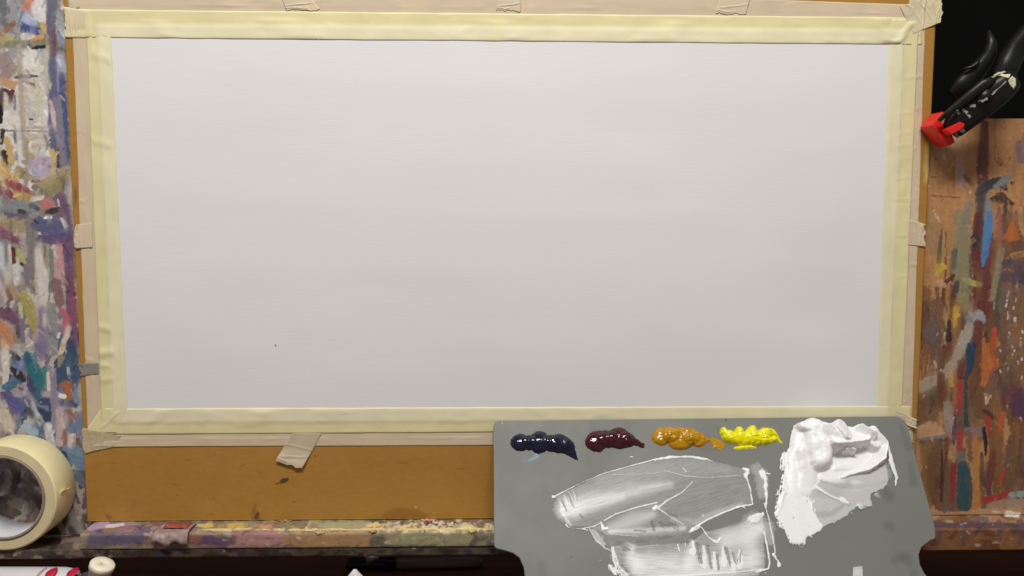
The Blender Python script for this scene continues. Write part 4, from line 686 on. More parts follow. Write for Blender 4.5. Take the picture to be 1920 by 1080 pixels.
# second pull
p6([(700, 775), (860, 695), (1000, 648), (1130, 625), (1290, 755), (1380, 775), (1330, 815), (1000, 830), (830, 815)], 0.14, soft=2.0); f6([(830, 780), (980, 725), (1090, 690)], [30, 48, 26], 0.42, soft=0.95, rag=0.05, streak=0.05); f6([(820, 800), (1050, 795), (1290, 778)], [10, 20, 18], 0.45, soft=0.7, rag=0.2, streak=0.1)
p6([(690, 775), (760, 760), (840, 815), (1330, 815), (1340, 860), (1000, 905), (860, 900), (760, 890)], 0.12, soft=2.0)
# the big block at the bottom
p6([(830, 905), (930, 865), (1000, 890), (1330, 870), (1420, 800), (1620, 760), (1790, 690), (1800, 1040), (1760, 1075), (1400, 1100), (960, 1120), (900, 1060), (855, 980)], 0.28, soft=1.2, dirn=(1, 0.05))
f6([(1000, 1000), (1200, 1020), (1450, 1020), (1700, 990)], [60, 75, 80, 70], 0.58, soft=0.95, rag=0.1, streak=0.16); f6([(960, 905), (950, 960), (1000, 1020)], [22, 30, 40], 0.45, soft=0.95, rag=0.05, streak=0.0); f6([(980, 1060), (1200, 1075), (1600, 1055)], [20, 22, 20], 0.35, soft=0.95, rag=0.05, streak=0.0)
f6([(1345, 870), (1330, 960), (1320, 1010)], [18, 32, 30], 0.45, soft=0.8, rag=0.15, streak=0.05); f6([(1560, 850), (1690, 820), (1760, 790)], [60, 66, 40], 0.55, soft=0.9, rag=0.1, streak=0.1); f6([(1700, 860), (1740, 960)], [50, 50], 0.35, soft=0.95, rag=0.1, streak=0.0)
for x, y0, y1 in ((1345, 860, 930), (1415, 890, 1010), (1480, 930, 1020), (1535, 900, 1005), (1600, 960, 1030), (1640, 920, 1010)):
    f6([(x, y0), (x + 8, (y0 + y1) / 2), (x + 4, y1)], [6, 16, 20], 0.70, rag=0.6, soft=0.3, streak=0.0)
f6([(720, 800), (750, 850), (780, 880)], [16, 22, 14], 0.35, dry=0.4, rag=0.6); f6([(840, 910), (850, 980), (870, 1040), (930, 1085)], [12, 16, 22, 20], 0.8, dry=0.42, rag=0.8); f6([(820, 1020), (850, 1060)], [14, 18], 0.7, dry=0.4, rag=0.9)
# places where the knife skipped
for pts, w in (([(1090, 740), (1102, 792)], 11), ([(1140, 745), (1180, 772)], 13), ([(1200, 750), (1252, 772)], 14), ([(980, 792), (1045, 802)], 9), ([(630, 690), (650, 712)], 6), ([(688, 690), (700, 694)], 6), ([(870, 872), (935, 905)], 20), ([(1000, 858), (1062, 866)], 12), ([(1130, 842), (1205, 836)], 10),
               ([(1372, 880), (1400, 1000)], 12), ([(1440, 890), (1462, 1025)], 11), ([(1500, 950), (1512, 1032)], 9), ([(1555, 900), (1582, 1010)], 12), ([(1600, 940), (1622, 995)], 10), ([(1655, 930), (1640, 990)], 8), ([(560, 560), (590, 640)], 7), ([(520, 600), (548, 670)], 6), ([(600, 545), (620, 600)], 5), ([(900, 1010), (940, 1060)], 9)):
    f6(pts, [w * 0.7, w * 0.9], 0.65, rag=1.3, dry=0.42, soft=0.25, erase=True, streak=0.0)
# ridges where the knife left thick edges
def ridge(pts, w, h=0.0007, a=0.95, **k): f6(pts, w, a, h=h, streak=0.0, soft=0.35, rag=k.pop('rag', 0.7), dry=k.pop('dry', 0.22), fine=0.3, **k)
ridge([(465, 580), (640, 492), (780, 432), (1000, 371), (1090, 348)], [5, 2.6, 3, 3.4, 4], a=0.7); ridge([(1085, 347), (1200, 329), (1260, 327), (1330, 326), (1430, 341), (1480, 356)], [4, 9, 5, 6, 7, 2]); ridge([(462, 580), (470, 583)], [8, 6]); ridge([(1085, 345), (1110, 349)], [3, 6])
ridge([(640, 782), (720, 768), (860, 690), (1000, 645), (1120, 618)], [3, 4, 4, 4, 4], a=0.75); ridge([(1120, 655), (1180, 605), (1280, 552), (1350, 480)], [10, 6, 4, 2], a=0.7); ridge([(1100, 655), (1115, 640)], [9, 7]); ridge([(1130, 655), (1200, 705), (1290, 756)], [6, 3, 3], a=0.6); ridge([(1370, 768), (1440, 725), (1540, 680), (1640, 642), (1725, 628)], [6, 5, 5, 7, 4], a=0.85); ridge([(1725, 628), (1712, 540), (1690, 470), (1676, 440)], [4, 4, 5, 10])
ridge([(1665, 405), (1690, 412), (1684, 440)], [10, 17, 12]); ridge([(1335, 800), (1350, 785), (1390, 768)], [10, 13, 6]); ridge([(1400, 772), (1440, 830), (1480, 860), (1500, 865), (1530, 835)], [4, 4, 7, 9, 4]); ridge([(840, 440), (1100, 432), (1180, 416)], [1.5, 1.5, 2], a=0.4); ridge([(1180, 416), (1300, 450), (1450, 458), (1650, 445)], [2, 2.4, 2.4, 2], a=0.5); ridge([(1286, 400), (1304, 424)], [2, 3]); ridge([(790, 396), (790, 420)], [1.6, 1.6], a=0.6); ridge([(950, 327), (968, 329)], [3, 3])
ridge([(545, 758), (560, 775), (640, 782), (680, 790)], [7, 3, 3, 7], a=0.8); ridge([(765, 740), (780, 780), (805, 782)], [3, 9, 9]); ridge([(770, 790), (800, 815), (1000, 830)], [4, 2, 2], a=0.5); ridge([(690, 780), (730, 850), (790, 905), (830, 920), (860, 1000), (930, 1080)], [4, 5, 5, 5, 5, 6], a=0.55, rag=0.9, dry=0.2); ridge([(1410, 690), (1412, 705)], [3, 4]); ridge([(745, 980), (770, 982)], [2, 3], a=0.7); ridge([(1250, 880), (1260, 920)], [3, 5], a=0.7); ridge([(1300, 870), (1300, 900)], [3, 4], a=0.7); ridge([(1230, 905), (1250, 908)], [2, 2], a=0.5)
ridge([(1720, 740), (1750, 720), (1790, 690)], [10, 20, 10], rag=0.6); ridge([(1650, 640), (1680, 650)], [4, 4]); ridge([(1000, 1085), (1300, 1080), (1600, 1060), (1780, 1040)], [3, 4, 4, 5], a=0.55)
G2 = G; q7 = lambda *p: [(1400 + x / 3.375, 760 + y / 3.375) for x, y in p]
def ridge7(pts, w, h=0.0009, a=0.95, **k): G2.stroke(q7(*pts), [x / 3.375 for x in w], WH, a=a, h=h, soft=0.35, jit=0, rag=k.pop('rag', 0.5), **k)
ridge7([(100, 425), (118, 470), (120, 530), (125, 590), (120, 650)], [16, 14, 10, 8, 7], rag=0.7); ridge7([(0, 410), (12, 430)], [8, 10]); ridge7([(130, 432), (148, 436)], [6, 5]); ridge7([(110, 620), (140, 720), (170, 860), (178, 930), (170, 950)], [5, 4, 4, 5, 8], a=0.7); ridge7([(165, 945), (195, 985), (205, 1015)], [10, 6, 12]); ridge7([(112, 800), (130, 900), (145, 1000), (135, 1035), (60, 1055)], [4, 5, 6, 6, 5], a=0.85); ridge7([(20, 720), (60, 700), (85, 690)], [16, 18, 8]); ridge7([(115, 1060), (122, 1064)], [5, 5], a=0.6)
G2.stroke(q7((40, 740), (130, 780), (150, 860)), [18, 14, 8], WH, a=0.35, h=0.0001, soft=0.7); G2.stroke(q7((60, 400), (90, 440), (95, 560)), [10, 12, 10], WH, a=0.3, h=0.0001, soft=0.7, dry=0.3)
n_ = fbm(G.U / 2.6, G.V / 1.8, 512, 3); st_ = fbm((G.U * 0.3 + G.V) * 0.55, (G.U - 0.3 * G.V) * 0.03, 515, 3)
G.a = np.clip(G.a * sst(0.015, 0.11, G.a - 0.09 * n_) * (0.94 + 0.12 * st_), 0, 1)
G.a = np.clip(G.a * (1 + 0.12 * sst(0.3, 0.65, G.a)), 0, 0.98); h = G.h * sst(0.02, 0.2, G.a)
C = np.concatenate([G.c, G.a[..., None]], -1)
pal_mesh('paint_smear', Ug, Vg, np.clip(h, 0, 0.002), G.a > 0.012, C, m_white, label='thin scraped film of white paint with raised knife ridges on the palette', group=None)

# pile of white
WH = lin((240, 239, 238), 1.12); Ug, Vg, P = pal_field(1446, 1696, 786, 1030, 0.00042); G = Paint(P, lin((226, 226, 226), 1.15)); U, V = G.U, G.V
hh = np.zeros(U.shape)
def slab7(pts, ws, h0, h1, tilt=0.0, rag=0.15, flat=0.45, seed=0, streak=0.035):
    """one knife stroke: a slab of paint with a sharp edge, its top tilted across the stroke"""
    global hh
    pts = [np.array(p) for p in q7(*pts)]; ws = [w / 3.375 for w in ws]; best = np.full(U.shape, 9.0); T = np.zeros(U.shape); A = np.zeros(U.shape); acc = 0
    wu = U + 3 * (fbm(U / 8, V / 8, 200 + seed) - 0.5); wv = V + 3 * (fbm(U / 8, V / 8, 230 + seed) - 0.5)
    tot = sum(np.linalg.norm(q - p) for p, q in zip(pts[:-1], pts[1:]))
    for i, (p, q) in enumerate(zip(pts[:-1], pts[1:])):
        d = q - p; ln = np.linalg.norm(d); d = d / ln; rx = wu - p[0]; ry = wv - p[1]; al = rx * d[0] + ry * d[1]; k = np.clip(al / ln, 0, 1)
        w = ws[i] * (1 - k) + ws[i + 1] * k; dist = np.hypot(rx - d[0] * k * ln, ry - d[1] * k * ln) / w; m = dist < best
        best = np.where(m, dist, best); T = np.where(m, (d[0] * ry - d[1] * rx) / w, T); A = np.where(m, (acc + k * ln) / tot, A); acc += ln
    e = best + rag * (fbm(U / 4, V / 4, 260 + seed, 3) - 0.5) * 2 * sst(0.7, 1.0, best)
    prof = np.clip((1 - e) / (1 - flat), 0, 1); prof = (1 - (1 - prof) ** 2) ** 0.5
    top = (h0 * (1 - A) + h1 * A) * (1 + tilt * np.clip(T, -1, 1)) * (1 + streak * (fbm(T * 3.5, A * 3, seed, 3) - 0.5) * 2)
    new = np.where(e < 1, top * prof, 0); hh = np.maximum(hh, new); return e < 1
def film7(pts, a, **k): k.setdefault('rag', 1.6); k.setdefault('soft', 1.0); G.poly(q7(*pts), WH, a=a, h=0, jit=0, **k)
film7([(285, 170), (340, 120), (440, 112), (530, 150), (620, 150), (720, 155), (800, 200), (865, 265), (880, 380), (890, 500), (860, 530), (780, 560), (790, 640), (700, 640), (640, 690), (560, 740), (480, 770), (430, 790), (400, 700), (380, 560), (300, 500), (270, 400), (260, 300)], 0.60)
film7([(300, 180), (420, 120), (700, 160), (850, 260), (850, 330), (640, 440), (600, 470), (470, 470), (400, 560), (360, 600), (290, 560), (250, 480), (270, 400)], 0.97)
G.stroke(q7((830, 380), (870, 430)), [40 / 3.375, 30 / 3.375], lin((196, 170, 178), 1.1), a=0.5, h=0, soft=0.8)
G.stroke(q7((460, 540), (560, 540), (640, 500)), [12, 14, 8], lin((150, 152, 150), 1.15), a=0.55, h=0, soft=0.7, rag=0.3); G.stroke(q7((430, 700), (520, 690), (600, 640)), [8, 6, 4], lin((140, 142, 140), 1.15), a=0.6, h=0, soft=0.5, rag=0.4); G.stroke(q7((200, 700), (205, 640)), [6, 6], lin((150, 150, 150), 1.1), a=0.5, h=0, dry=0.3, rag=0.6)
for pts, ws, dr in (([(270, 420), (250, 560), (250, 700), (300, 830)], [34, 54, 56, 40], 0.30), ([(330, 420), (330, 600), (350, 740), (330, 840)], [60, 72, 74, 50], 0.12), ([(400, 700), (440, 770), (400, 810)], [30, 36, 24], 0.25), ([(215, 600), (205, 680), (230, 760)], [26, 24, 30], 0.42), ([(240, 330), (235, 390)], [30, 26], 0.35)):
    G.stroke(q7(*pts), [w / 3.375 for w in ws], WH, a=0.97, rag=0.5, dry=dr, h=0, jit=0, soft=0.2)
hh = 0.0009 * sst(0.1, 0.95, G.a)
slab7([(500, 440), (640, 450), (780, 440), (880, 420)], [60, 90, 90, 70], .0014, .0010, .3, seed=1); slab7([(430, 560), (560, 600), (690, 590), (780, 550)], [60, 80, 60, 40], .0012, .0008, -.5, seed=2); slab7([(450, 640), (500, 720)], [60, 50], .0012, .0009, seed=3)
slab7([(330, 160), (305, 320), (310, 470), (320, 600)], [46, 56, 60, 50], .0058, .0008, -.2, seed=4, rag=.16, flat=.15); slab7([(360, 300), (380, 400), (370, 520)], [70, 76, 60], .0056, .0022, .2, seed=5, flat=.2)
slab7([(340, 150), (450, 170), (580, 190), (720, 200), (800, 260)], [38, 66, 62, 50, 46], .0088, .0066, .25, seed=6); slab7([(400, 170), (440, 270), (450, 345)], [80, 112, 84], .0098, .0080, -.2, seed=7, flat=.2, rag=.08); slab7([(540, 240), (640, 230), (720, 230)], [60, 60, 40], .0112, .0092, .35, seed=8, flat=.7); slab7([(560, 165), (600, 225)], [56, 48], .0116, .0124, .4, seed=31, flat=.6); slab7([(470, 195), (530, 255), (550, 290)], [50, 40, 18], .0112, .0104, -.35, seed=32, flat=.65); slab7([(680, 190), (760, 230)], [44, 36], .0092, .0096, -.5, seed=33, flat=.6)
slab7([(760, 190), (840, 270), (830, 340), (760, 400), (640, 440), (590, 460)], [40, 42, 40, 30, 16, 6], .0072, .0022, -.45, seed=9, flat=.6)
hh_c = ((U - (1400 + 655 / 3.375)) / (122 / 3.375)) ** 2 + ((V - (760 + 352 / 3.375)) / (62 / 3.375)) ** 2 + 0.5 * (fbm(U / 5, V / 5, 300) - 0.5)
hh = np.where(hh_c < 1, np.minimum(hh, 0.0006 + 0.0095 * np.clip(hh_c, 0, 1) ** 9), hh)
slab7([(560, 400), (640, 390), (720, 400)], [24, 30, 20], .0022, .0020, seed=10, flat=.2); slab7([(600, 300), (640, 296), (668, 306)], [12, 16, 9], .0088, .0080, seed=11, flat=0.2)
slab7([(895, 265), (912, 360), (945, 460), (938, 515)], [10, 17, 14, 6], .0016, .0014, seed=13, rag=.4); slab7([(600, 600), (640, 625)], [22, 14], .0018, .0014, seed=14, rag=.4); slab7([(720, 640), (790, 648)], [26, 4], .0014, .0008, seed=15, rag=.5); slab7([(660, 684), (664, 690)], [10, 7], .0012, .0012, seed=16); slab7([(876, 625), (880, 632)], [5, 5], .001, .001, seed=17); slab7([(908, 229), (922, 228)], [5, 6], .001, .001, seed=18); slab7([(820, 570), (846, 592)], [24, 10], .0012, .001, seed=19, rag=.5); slab7([(440, 520), (540, 580), (640, 620)], [14, 10, 6], .0022, .0016, .4, seed=20); slab7([(230, 560), (210, 640), (190, 700)], [14, 12, 7], .0018, .0012, seed=21, rag=.6); slab7([(225, 530), (245, 560)], [8, 5], .0026, .002, seed=22)
thick = hh > 0.0011; al = np.maximum(G.a, sst(0.0009, 0.0016, hh)); G.c = np.where(sst(0.0014, 0.0024, hh)[..., None] > 0, G.c + (WH - G.c) * sst(0.0014, 0.0024, hh)[..., None], G.c)
for _ in range(4): hh[1:-1, 1:-1] = (hh[1:-1, 1:-1] * 3 + hh[:-2, 1:-1] + hh[2:, 1:-1] + hh[1:-1, :-2] + hh[1:-1, 2:]) / 7
hh = hh * (1 + 0.5 * sst(0.0025, 0.007, hh)); hh = hh + np.where(hh > 0.001, 0.0012 * (fbm(U / 40, V / 26, 401, 2) - 0.5) * sst(0.001, 0.005, hh) + 0.00018 * (fbm(U / 7, V / 5, 402, 2) - 0.5), 0)
pal_mesh('paint_pile', Ug, Vg, hh, al > 0.02, np.concatenate([G.c, al[..., None]], -1), m_white, label='thick swirled pile of white oil paint with a hollow on the palette', base=0.0004)

# stains of thin colour that belong to the palette's surface, and small chips
def film(name, label, strokes, rect, material, cat='paint'):
    Ug, Vg, P = pal_field(*rect, 0.0005); G = Paint(P, (0.2, 0.2, 0.2))
    for pts, w, c, a, k in strokes: G.stroke(pts, w, lin(c, 0.8), a=a * (0.6 if pts[0][0] > 1640 else 1), h=0.00002, **k)
    o = pal_mesh(name, Ug, Vg, np.zeros(Ug.shape), G.a > 0.01, np.concatenate([G.c, G.a[..., None]], -1), material, base=0.00008); return o
def as_part(o, parent):
    m = o.matrix_world.copy(); o.parent = parent; o.matrix_parent_inverse = parent.matrix_world.inverted(); o.matrix_world = m; return o
bpy.context.view_layer.update()
def stains(lst):
    for q in lst:
        o = None
        xs_ = [p[0] for p in q[0]]; ys_ = [p[1] for p in q[0]]; w = (max(q[1]) if hasattr(q[1], '__len__') else q[1]) * 1.5 + 3; q[4].setdefault('rag', 0.15)
        o = film('stain', '', [q], (min(xs_) - w, max(xs_) + w, min(ys_) - w, max(ys_) + w), m_film)
        if o: as_part(o, pal)
m_film = mat('stain', attr=True, rough=0.4, alpha=True)
stains([([(1004, 851), (1008, 856), (996, 862), (982, 867)], [3.5, 3.4, 2.5, 2], (70, 140, 160), 0.85, dict(soft=0.4)), ([(986, 862), (976, 866)], [4, 3], (130, 160, 155), 0.35, dict(soft=0.7)), ([(1090, 885), (1125, 892)], [1.2, 1], (120, 118, 84), 0.4, dict(soft=0.7)), ([(1136, 891), (1150, 893)], [1.5, 1.5], (176, 120, 96), 0.5, dict(soft=0.7)), ([(1030, 895), (1042, 930)], [14, 16], (158, 156, 142), 0.25, dict(soft=0.8))])
stains([([(1360, 787), (1362, 789)], [2, 2], (80, 80, 78), 0.7, dict(soft=0.4)), ([(1316, 838), (1345, 837), (1366, 832)], [5, 6, 3], (198, 140, 40), 0.45, dict(soft=0.7)), ([(1345, 800), (1352, 816)], [3, 3], (190, 190, 110), 0.25, dict(soft=0.8))])
stains([([(1690, 800), (1704, 840)], [4, 7], (112, 128, 108), 0.35, dict(soft=0.8)), ([(1706, 870), (1712, 905)], [4, 8], (150, 128, 104), 0.4, dict(soft=0.8)), ([(1700, 1045), (1704, 1055)], [9, 8], (150, 152, 76), 0.5, dict(soft=0.8)), ([(1660, 920), (1668, 930)], [8, 9], (140, 112, 112), 0.5, dict(soft=0.8)), ([(1686, 1045), (1680, 1050)], [10, 8], (140, 140, 96), 0.4, dict(soft=0.8)), ([(1715, 1075), (1712, 1090)], [7, 8], (120, 122, 140), 0.4, dict(soft=0.8)), ([(1746, 1002)], 1.5, (70, 70, 66), 0.7, dict()), ([(1666, 985), (1672, 990)], [8, 7], (112, 114, 116), 0.35, dict(soft=0.8))])
stains([([(942, 794)], 1.3, (230, 230, 225), 0.9, dict()), ([(936, 832)], 1.6, (90, 88, 84), 0.8, dict()), ([(1072, 1044)], 2.2, (96, 98, 96), 0.6, dict(soft=.5)), ([(1015, 1060), (1018, 1075)], [8, 8], (120, 132, 136), 0.25, dict(soft=0.8)), ([(968, 815), (985, 812)], [10, 8], (160, 160, 156), 0.25, dict(soft=.8)), ([(1125, 795), (1165, 798)], [14, 12], (166, 166, 164), 0.3, dict(soft=.85)), ([(958, 884), (962, 884)], [3, 3], (160, 120, 110), 0.3, dict(soft=.8))])
sl_ = []
for i in range(22):
    x, y = rng.uniform(940, 1740), rng.uniform(800, 1075); a = rng.uniform(0, 3.14); l = rng.uniform(6, 26)
    if 1035 < x < 1690 and y > 845 or y < 850 and 950 < x < 1680: continue
    if x > 1700 + (y - 800) * 0.2: continue
    sl_.append(([(x, y), (x + math.cos(a) * l, y + math.sin(a) * l * 0.6)], [0.7, 0.5], [(170, 170, 165), (96, 97, 92)][i % 2], 0.35, dict(soft=0.5, rag=0.5)))
stains(sl_)
def pal_prism(name, pts, t, material, h0=0.0):
    bm = bmesh.new(); q = [ppix(*p) for p in pts]; vs = [bm.verts.new((u, -v, h0)) for u, v in q]; f = bm.faces.new(vs)
    r = bmesh.ops.extrude_face_region(bm, geom=[f]); bmesh.ops.translate(bm, verts=[g for g in r['geom'] if isinstance(g, bmesh.types.BMVert)], vec=(0, 0, t)); bmesh.ops.recalc_face_normals(bm, faces=bm.faces)
    me = bpy.data.meshes.new(name); bm.to_mesh(me); bm.free(); me.materials.append(material); o = bpy.data.objects.new(name, me); COL.objects.link(o); o.matrix_world = pal_frame(Apal); return o
m_clear = mat('pale_plastic', color=(0.62, 0.63, 0.62), rough=0.3, mottle=(200, 0.15))
tag(pal_prism('palette_knife', [(1599, 1064), (1616, 1062), (1619, 1120), (1596, 1122)], 0.0008, m_clear, 0.0003), 'pale blade tip of a tool lying on the lower palette', 'palette knife')

# ------------------------------------------------------------------ spring clamp
clamp = thing('spring_clamp', tuple(pix(1765, 245, 0.008)), 'black spring clamp with red jaw pad gripping the board edge', 'clamp')
c8 = lambda x, y, z: pix(1640 + x / 3.6, y / 3.6, z)
# red pad: a short block with a notch for the arm
padc = np.array([440, 870]); pad = [(345, 850), (360, 825), (430, 745), (467, 772), (425, 822), (440, 860), (520, 832), (548, 850), (500, 920), (523, 975), (482, 1003), (420, 945)]
prism('jaw_pad', [tuple(c8(x, y, 0.016)[:2]) for x, y in [tuple(padc + (np.array(q) - padc) * 0.9) for q in pad]], 0.0022, 0.0235, clamp, m_red, bevel=0.0011)
prism('jaw_lip', [tuple(c8(x, y, 0.020)[:2]) for x, y in [(428, 885), (520, 832), (550, 848), (540, 872), (462, 918)]], 0.0240, 0.0345, clamp, m_red, bevel=0.0006)
def path8(pts): return [c8(x, y, z) for x, y, z in pts]
# front arm: tapered, ridge-backed
loft('arm', path8([(505, 885, .020), (530, 862, .022), (615, 785, .028), (715, 702, .033), (812, 628, .038), (885, 568, .041), (922, 545, .041), (945, 530, .039)]), [.0078, .0098, .0118, .0128, .0126, .0110, .0090, .0030], [.0065, .0080, .0088, .0094, .0100, .0098, .0080, .0030], clamp, m_blackp, n=28, e=3.2)
loft('arm_rib', path8([(430, 815, .030), (500, 760, .034), (620, 665, .040), (740, 570, .046), (810, 525, .048)]), [.0016, .0030, .0042, .0048, .0024], [.0020, .0026, .0030, .0032, .0020], clamp, m_blackp, n=16, e=2.2)
loft('handle', path8([(850, 560, .026), (900, 430, .022), (960, 310, .024), (1040, 220, .030), (1160, 120, .036), (1300, 20, .040)]), [.0090, .0100, .0092, .0085, .0090, .0085], [.0085, .0090, .0085, .0080, .0080, .0075], clamp, m_blackp, n=24, e=2.5)
loft('back_arm', path8([(540, 650, .004), (610, 570, .006), (680, 490, .008), (735, 425, .010), (775, 360, .012), (785, 290, .013), (768, 210, .010)]), [.0085, .0095, .0085, .0070, .0058, .0044, .0010], [.005, .006, .006, .006, .0055, .005, .002], clamp, m_blackp, n=20, e=2.4)
loft('lever', path8([(600, 465, .014), (650, 455, .015), (690, 430, .016), (708, 400, .016)]), [.0012, .0017, .0017, .0010], [.0012, .0015, .0015, .0010], clamp, m_blackp, n=12)
loft('pivot', path8([(740, 650, .004), (740, 650, .046)]), [.0062, .0062], [.0062, .0062], clamp, m_blackp, n=20, up=(0, 1, 0))
# worn lettering and dried paint on the arm
dep = bpy.context.evaluated_depsgraph_get()
def wear(name, pts, material, t=0.0009, z=0.05):
    q = [c8(x, y, z) for x, y in pts]; return prism(name, [tuple(p[:2]) for p in q], z - t, z, clamp, material, bevel=0.0002)
def on_arm(x, y):                            # height of the arm's front at a pixel
    bpy.context.view_layer.update(); best = None
    p0 = Vector(CAMP); p1 = Vector(c8(x, y, 0.0)); 
    for o in clamp.children:
        mi = (EZ.inverted() @ clamp.matrix_world).inverted(); a = mi @ p0; d = (mi.to_3x3() @ (p1 - p0)).normalized()
        if o.name.startswith(('arm', 'pivot', 'handle')):
            r = o.ray_cast(a, d)
            if r[0]:
                e = (EZ.inverted() @ clamp.matrix_world) @ r[1]
                if best is None or e.z > best[0]: best = (e.z, e)
    return best[1] if best else None
def patch(name, pts, material):              # a thin skin of paint that follows the arm
    pts = np.array(pts, float); c = pts.mean(0); V = []; n = len(pts); k = 4
    for i in range(n):
        for j in range(1, k + 1):
            q = c + (pts[i] - c) * j / k; e = on_arm(*q); V.append(e if e else None)
    e0 = on_arm(*c)
    good = [v for v in V if v]
    if not good: return
    zf = np.mean([v.z for v in good]); V = [np.array(v) if v else np.array([*c8(*(c + (pts[i // k] - c) * ((i % k) + 1) / k), zf)]) for i, v in enumerate(V)]
    V = [v + np.array([0, 0.0001, 0.0004]) for v in V]; V.append((np.array(e0) if e0 else np.mean(V, 0)) + np.array([0, 0.0001, 0.0004])); o0 = n * k
    Fc = []
    for i in range(n):
        i2 = (i + 1) % n; Fc.append((o0, i * k, i2 * k))
        for j in range(k - 1): Fc.append((i * k + j, i * k + j + 1, i2 * k + j + 1, i2 * k + j))
    o = from_py(name, np.array(V), Fc, clamp, material, True); o.modifiers.new('t', 'SOLIDIFY').thickness = 0.0003
def jag(x0, y0, x1, y1, w, n=5):
    p = np.array([x0, y0]); q = np.array([x1, y1]); d = (q - p) / np.linalg.norm(q - p); nn = np.array([-d[1], d[0]]); a = []; b = []
    for i in range(n + 1):
        m = p + (q - p) * i / n; a.append(m + nn * w * rng.uniform(0.3, 1.0)); b.append(m - nn * w * rng.uniform(0.3, 1.0))
    return a + b[::-1]
patch('paint_smudge', [(785, 520), (830, 488), (875, 480), (915, 500), (908, 530), (870, 522), (830, 510), (800, 525)], m_cream)
patch('paint_smudge', [(900, 545), (925, 515), (950, 530), (953, 575), (938, 605), (915, 580)], m_cream)
patch('worn_print', jag(790, 640, 885, 550, 6), m_grey_wear)
for a in ((590, 738, 625, 765), (640, 720, 680, 715), (700, 690, 760, 668), (615, 765, 645, 795), (555, 745, 570, 775)): patch('worn_print', jag(*a, 12, 4), m_grey_wear)
patch('worn_print', [(560, 838), (585, 850), (612, 885), (595, 900), (572, 890)], m_grey_wear); patch('worn_print', [(540, 900), (555, 895), (568, 930), (550, 935)], m_grey_wear)

# ------------------------------------------------------------------ small things on and below the ledge
def scrap(name, label, cat, pts, z, mats, lift=0.002):
    pass
m_scrap = mat('smeared_scrap', color=lin((150, 128, 124), 1.1), rough=0.5, mottle=(160, 0.35), bump=(300, 0.5)); m_scrapred = mat('red_smear', color=lin((150, 72, 62), 1.1), rough=0.4, mottle=(200, 0.25), bump=(300, 0.5))
sc = thing('tape_scrap', tuple(pix(322, 995, 0.026)), 'grey and red paint-smeared scrap stuck over the ledge edge', 'tape scrap')
def skin(name, rows, parent, material, t=0.0004):
    V = [p for r in rows for p in r]; n = len(rows[0]); Fc = [(i * n + j, i * n + j + 1, (i + 1) * n + j + 1, (i + 1) * n + j) for i in range(len(rows) - 1) for j in range(n - 1)]
    o = from_py(name, np.array(V), Fc, parent, material, True); m = o.modifiers.new('t', 'SOLIDIFY'); m.thickness = t; m.offset = 0; return o
rows = []
for k in range(13):
    u = k / 12; x = 296 + 66 * u; w = 0.0006 * math.sin(k * 2.1)
    xx = pix(x, 990, 0.02)[0]; lf = 0.001 + 0.0008 * noise(u * 5, 0.3, 3) + (0.002 * max(0, u - 0.8) * 5)
    rows.append([(xx + 0.004 * (1 - v) * 0, -0.2755 + lf + w * 0.4 + (0 if v < 0.72 else -0.0006 - (v - 0.72) * 0.030 * (1 - 0.3 * math.sin(k))), 0.008 + 0.032 * min(v, 0.8) + (0.002 * v)) for v in np.linspace(0, 1, 9)])
skin('scrap_sheet', rows, sc, m_scrap)
for x in (316, 345):
    p = pix(x, 985, 0.016); lathe('screw_head', [(0.0001, 0.0012), (0.0022, 0.0010), (0.0030, 0.0002), (0.0030, -0.0003), (0.0001, -0.0003)], (p[0], -0.2755 + 0.0027, 0.0165), (0, 1, 0), sc, m_scrapred, n=20)
rows = [[(pix(x, 990, 0.02)[0], -0.2755 + 0.0026 + 0.0005 * noise(x * .3, z * 900, 4), z) for z in (0.010, 0.013, 0.017, 0.020, 0.023)] for x in (308, 316, 326, 336, 346, 354)]
skin('red_smear', rows, sc, m_scrapred, 0.0005)
m_flake = mat('dry_flake', color=lin((176, 150, 112), 1.1), rough=0.5, mottle=(300, 0.3), bump=(400, 0.6))
flk = [(535, 979, 14, 'dull olive dried paint flake on the ledge bar', (150, 120, 70)), (800, 975, 13, 'pinkish dried paint flake at the foot of the brown board', (196, 150, 140)), (600, 999, 9, 'cream dried paint drip hanging on the ledge front', (200, 180, 120)), (886, 996, 8, 'yellowish dried paint drip hanging on the ledge front', (206, 188, 110)), (700, 996, 8, 'small tan dried paint lump on the ledge edge', (190, 160, 100))]
for i, (x, y, w, lb, c) in enumerate(flk):
    mm = mat('flake_%d' % i, color=lin(c, 1.1), rough=0.45, mottle=(300, 0.25), bump=(400, 0.6)); zz = 0.004 if y < 985 else 0.0300
    p = pix(x, y, zz); p[1] = -0.2755 + 0.0012 if y < 985 else p[1]; n = 9; L = w * 0.00047
    pts = [p + np.array([L * (2 * k / n - 1), 0.0006 * math.sin(k * 1.7), 0.0005 * math.cos(k * 2.3)]) for k in range(n + 1)]
    t = thing('paint_flake', tuple(p), lb, 'paint flake', 'dried paint flakes along the ledge')
    loft('flake', pts, [0.0003 + 0.0013 * math.sin(math.pi * k / n) * (0.6 + 0.7 * random.random()) for k in range(n + 1)], [0.0003 + 0.0016 * math.sin(math.pi * k / n) * (0.6 + 0.6 * random.random()) for k in range(n + 1)], t, mm, n=10)

def fpix(px, py, y): return pix(px, py, n=(0, 1.0, 0), q=np.array([0, y, 0]))
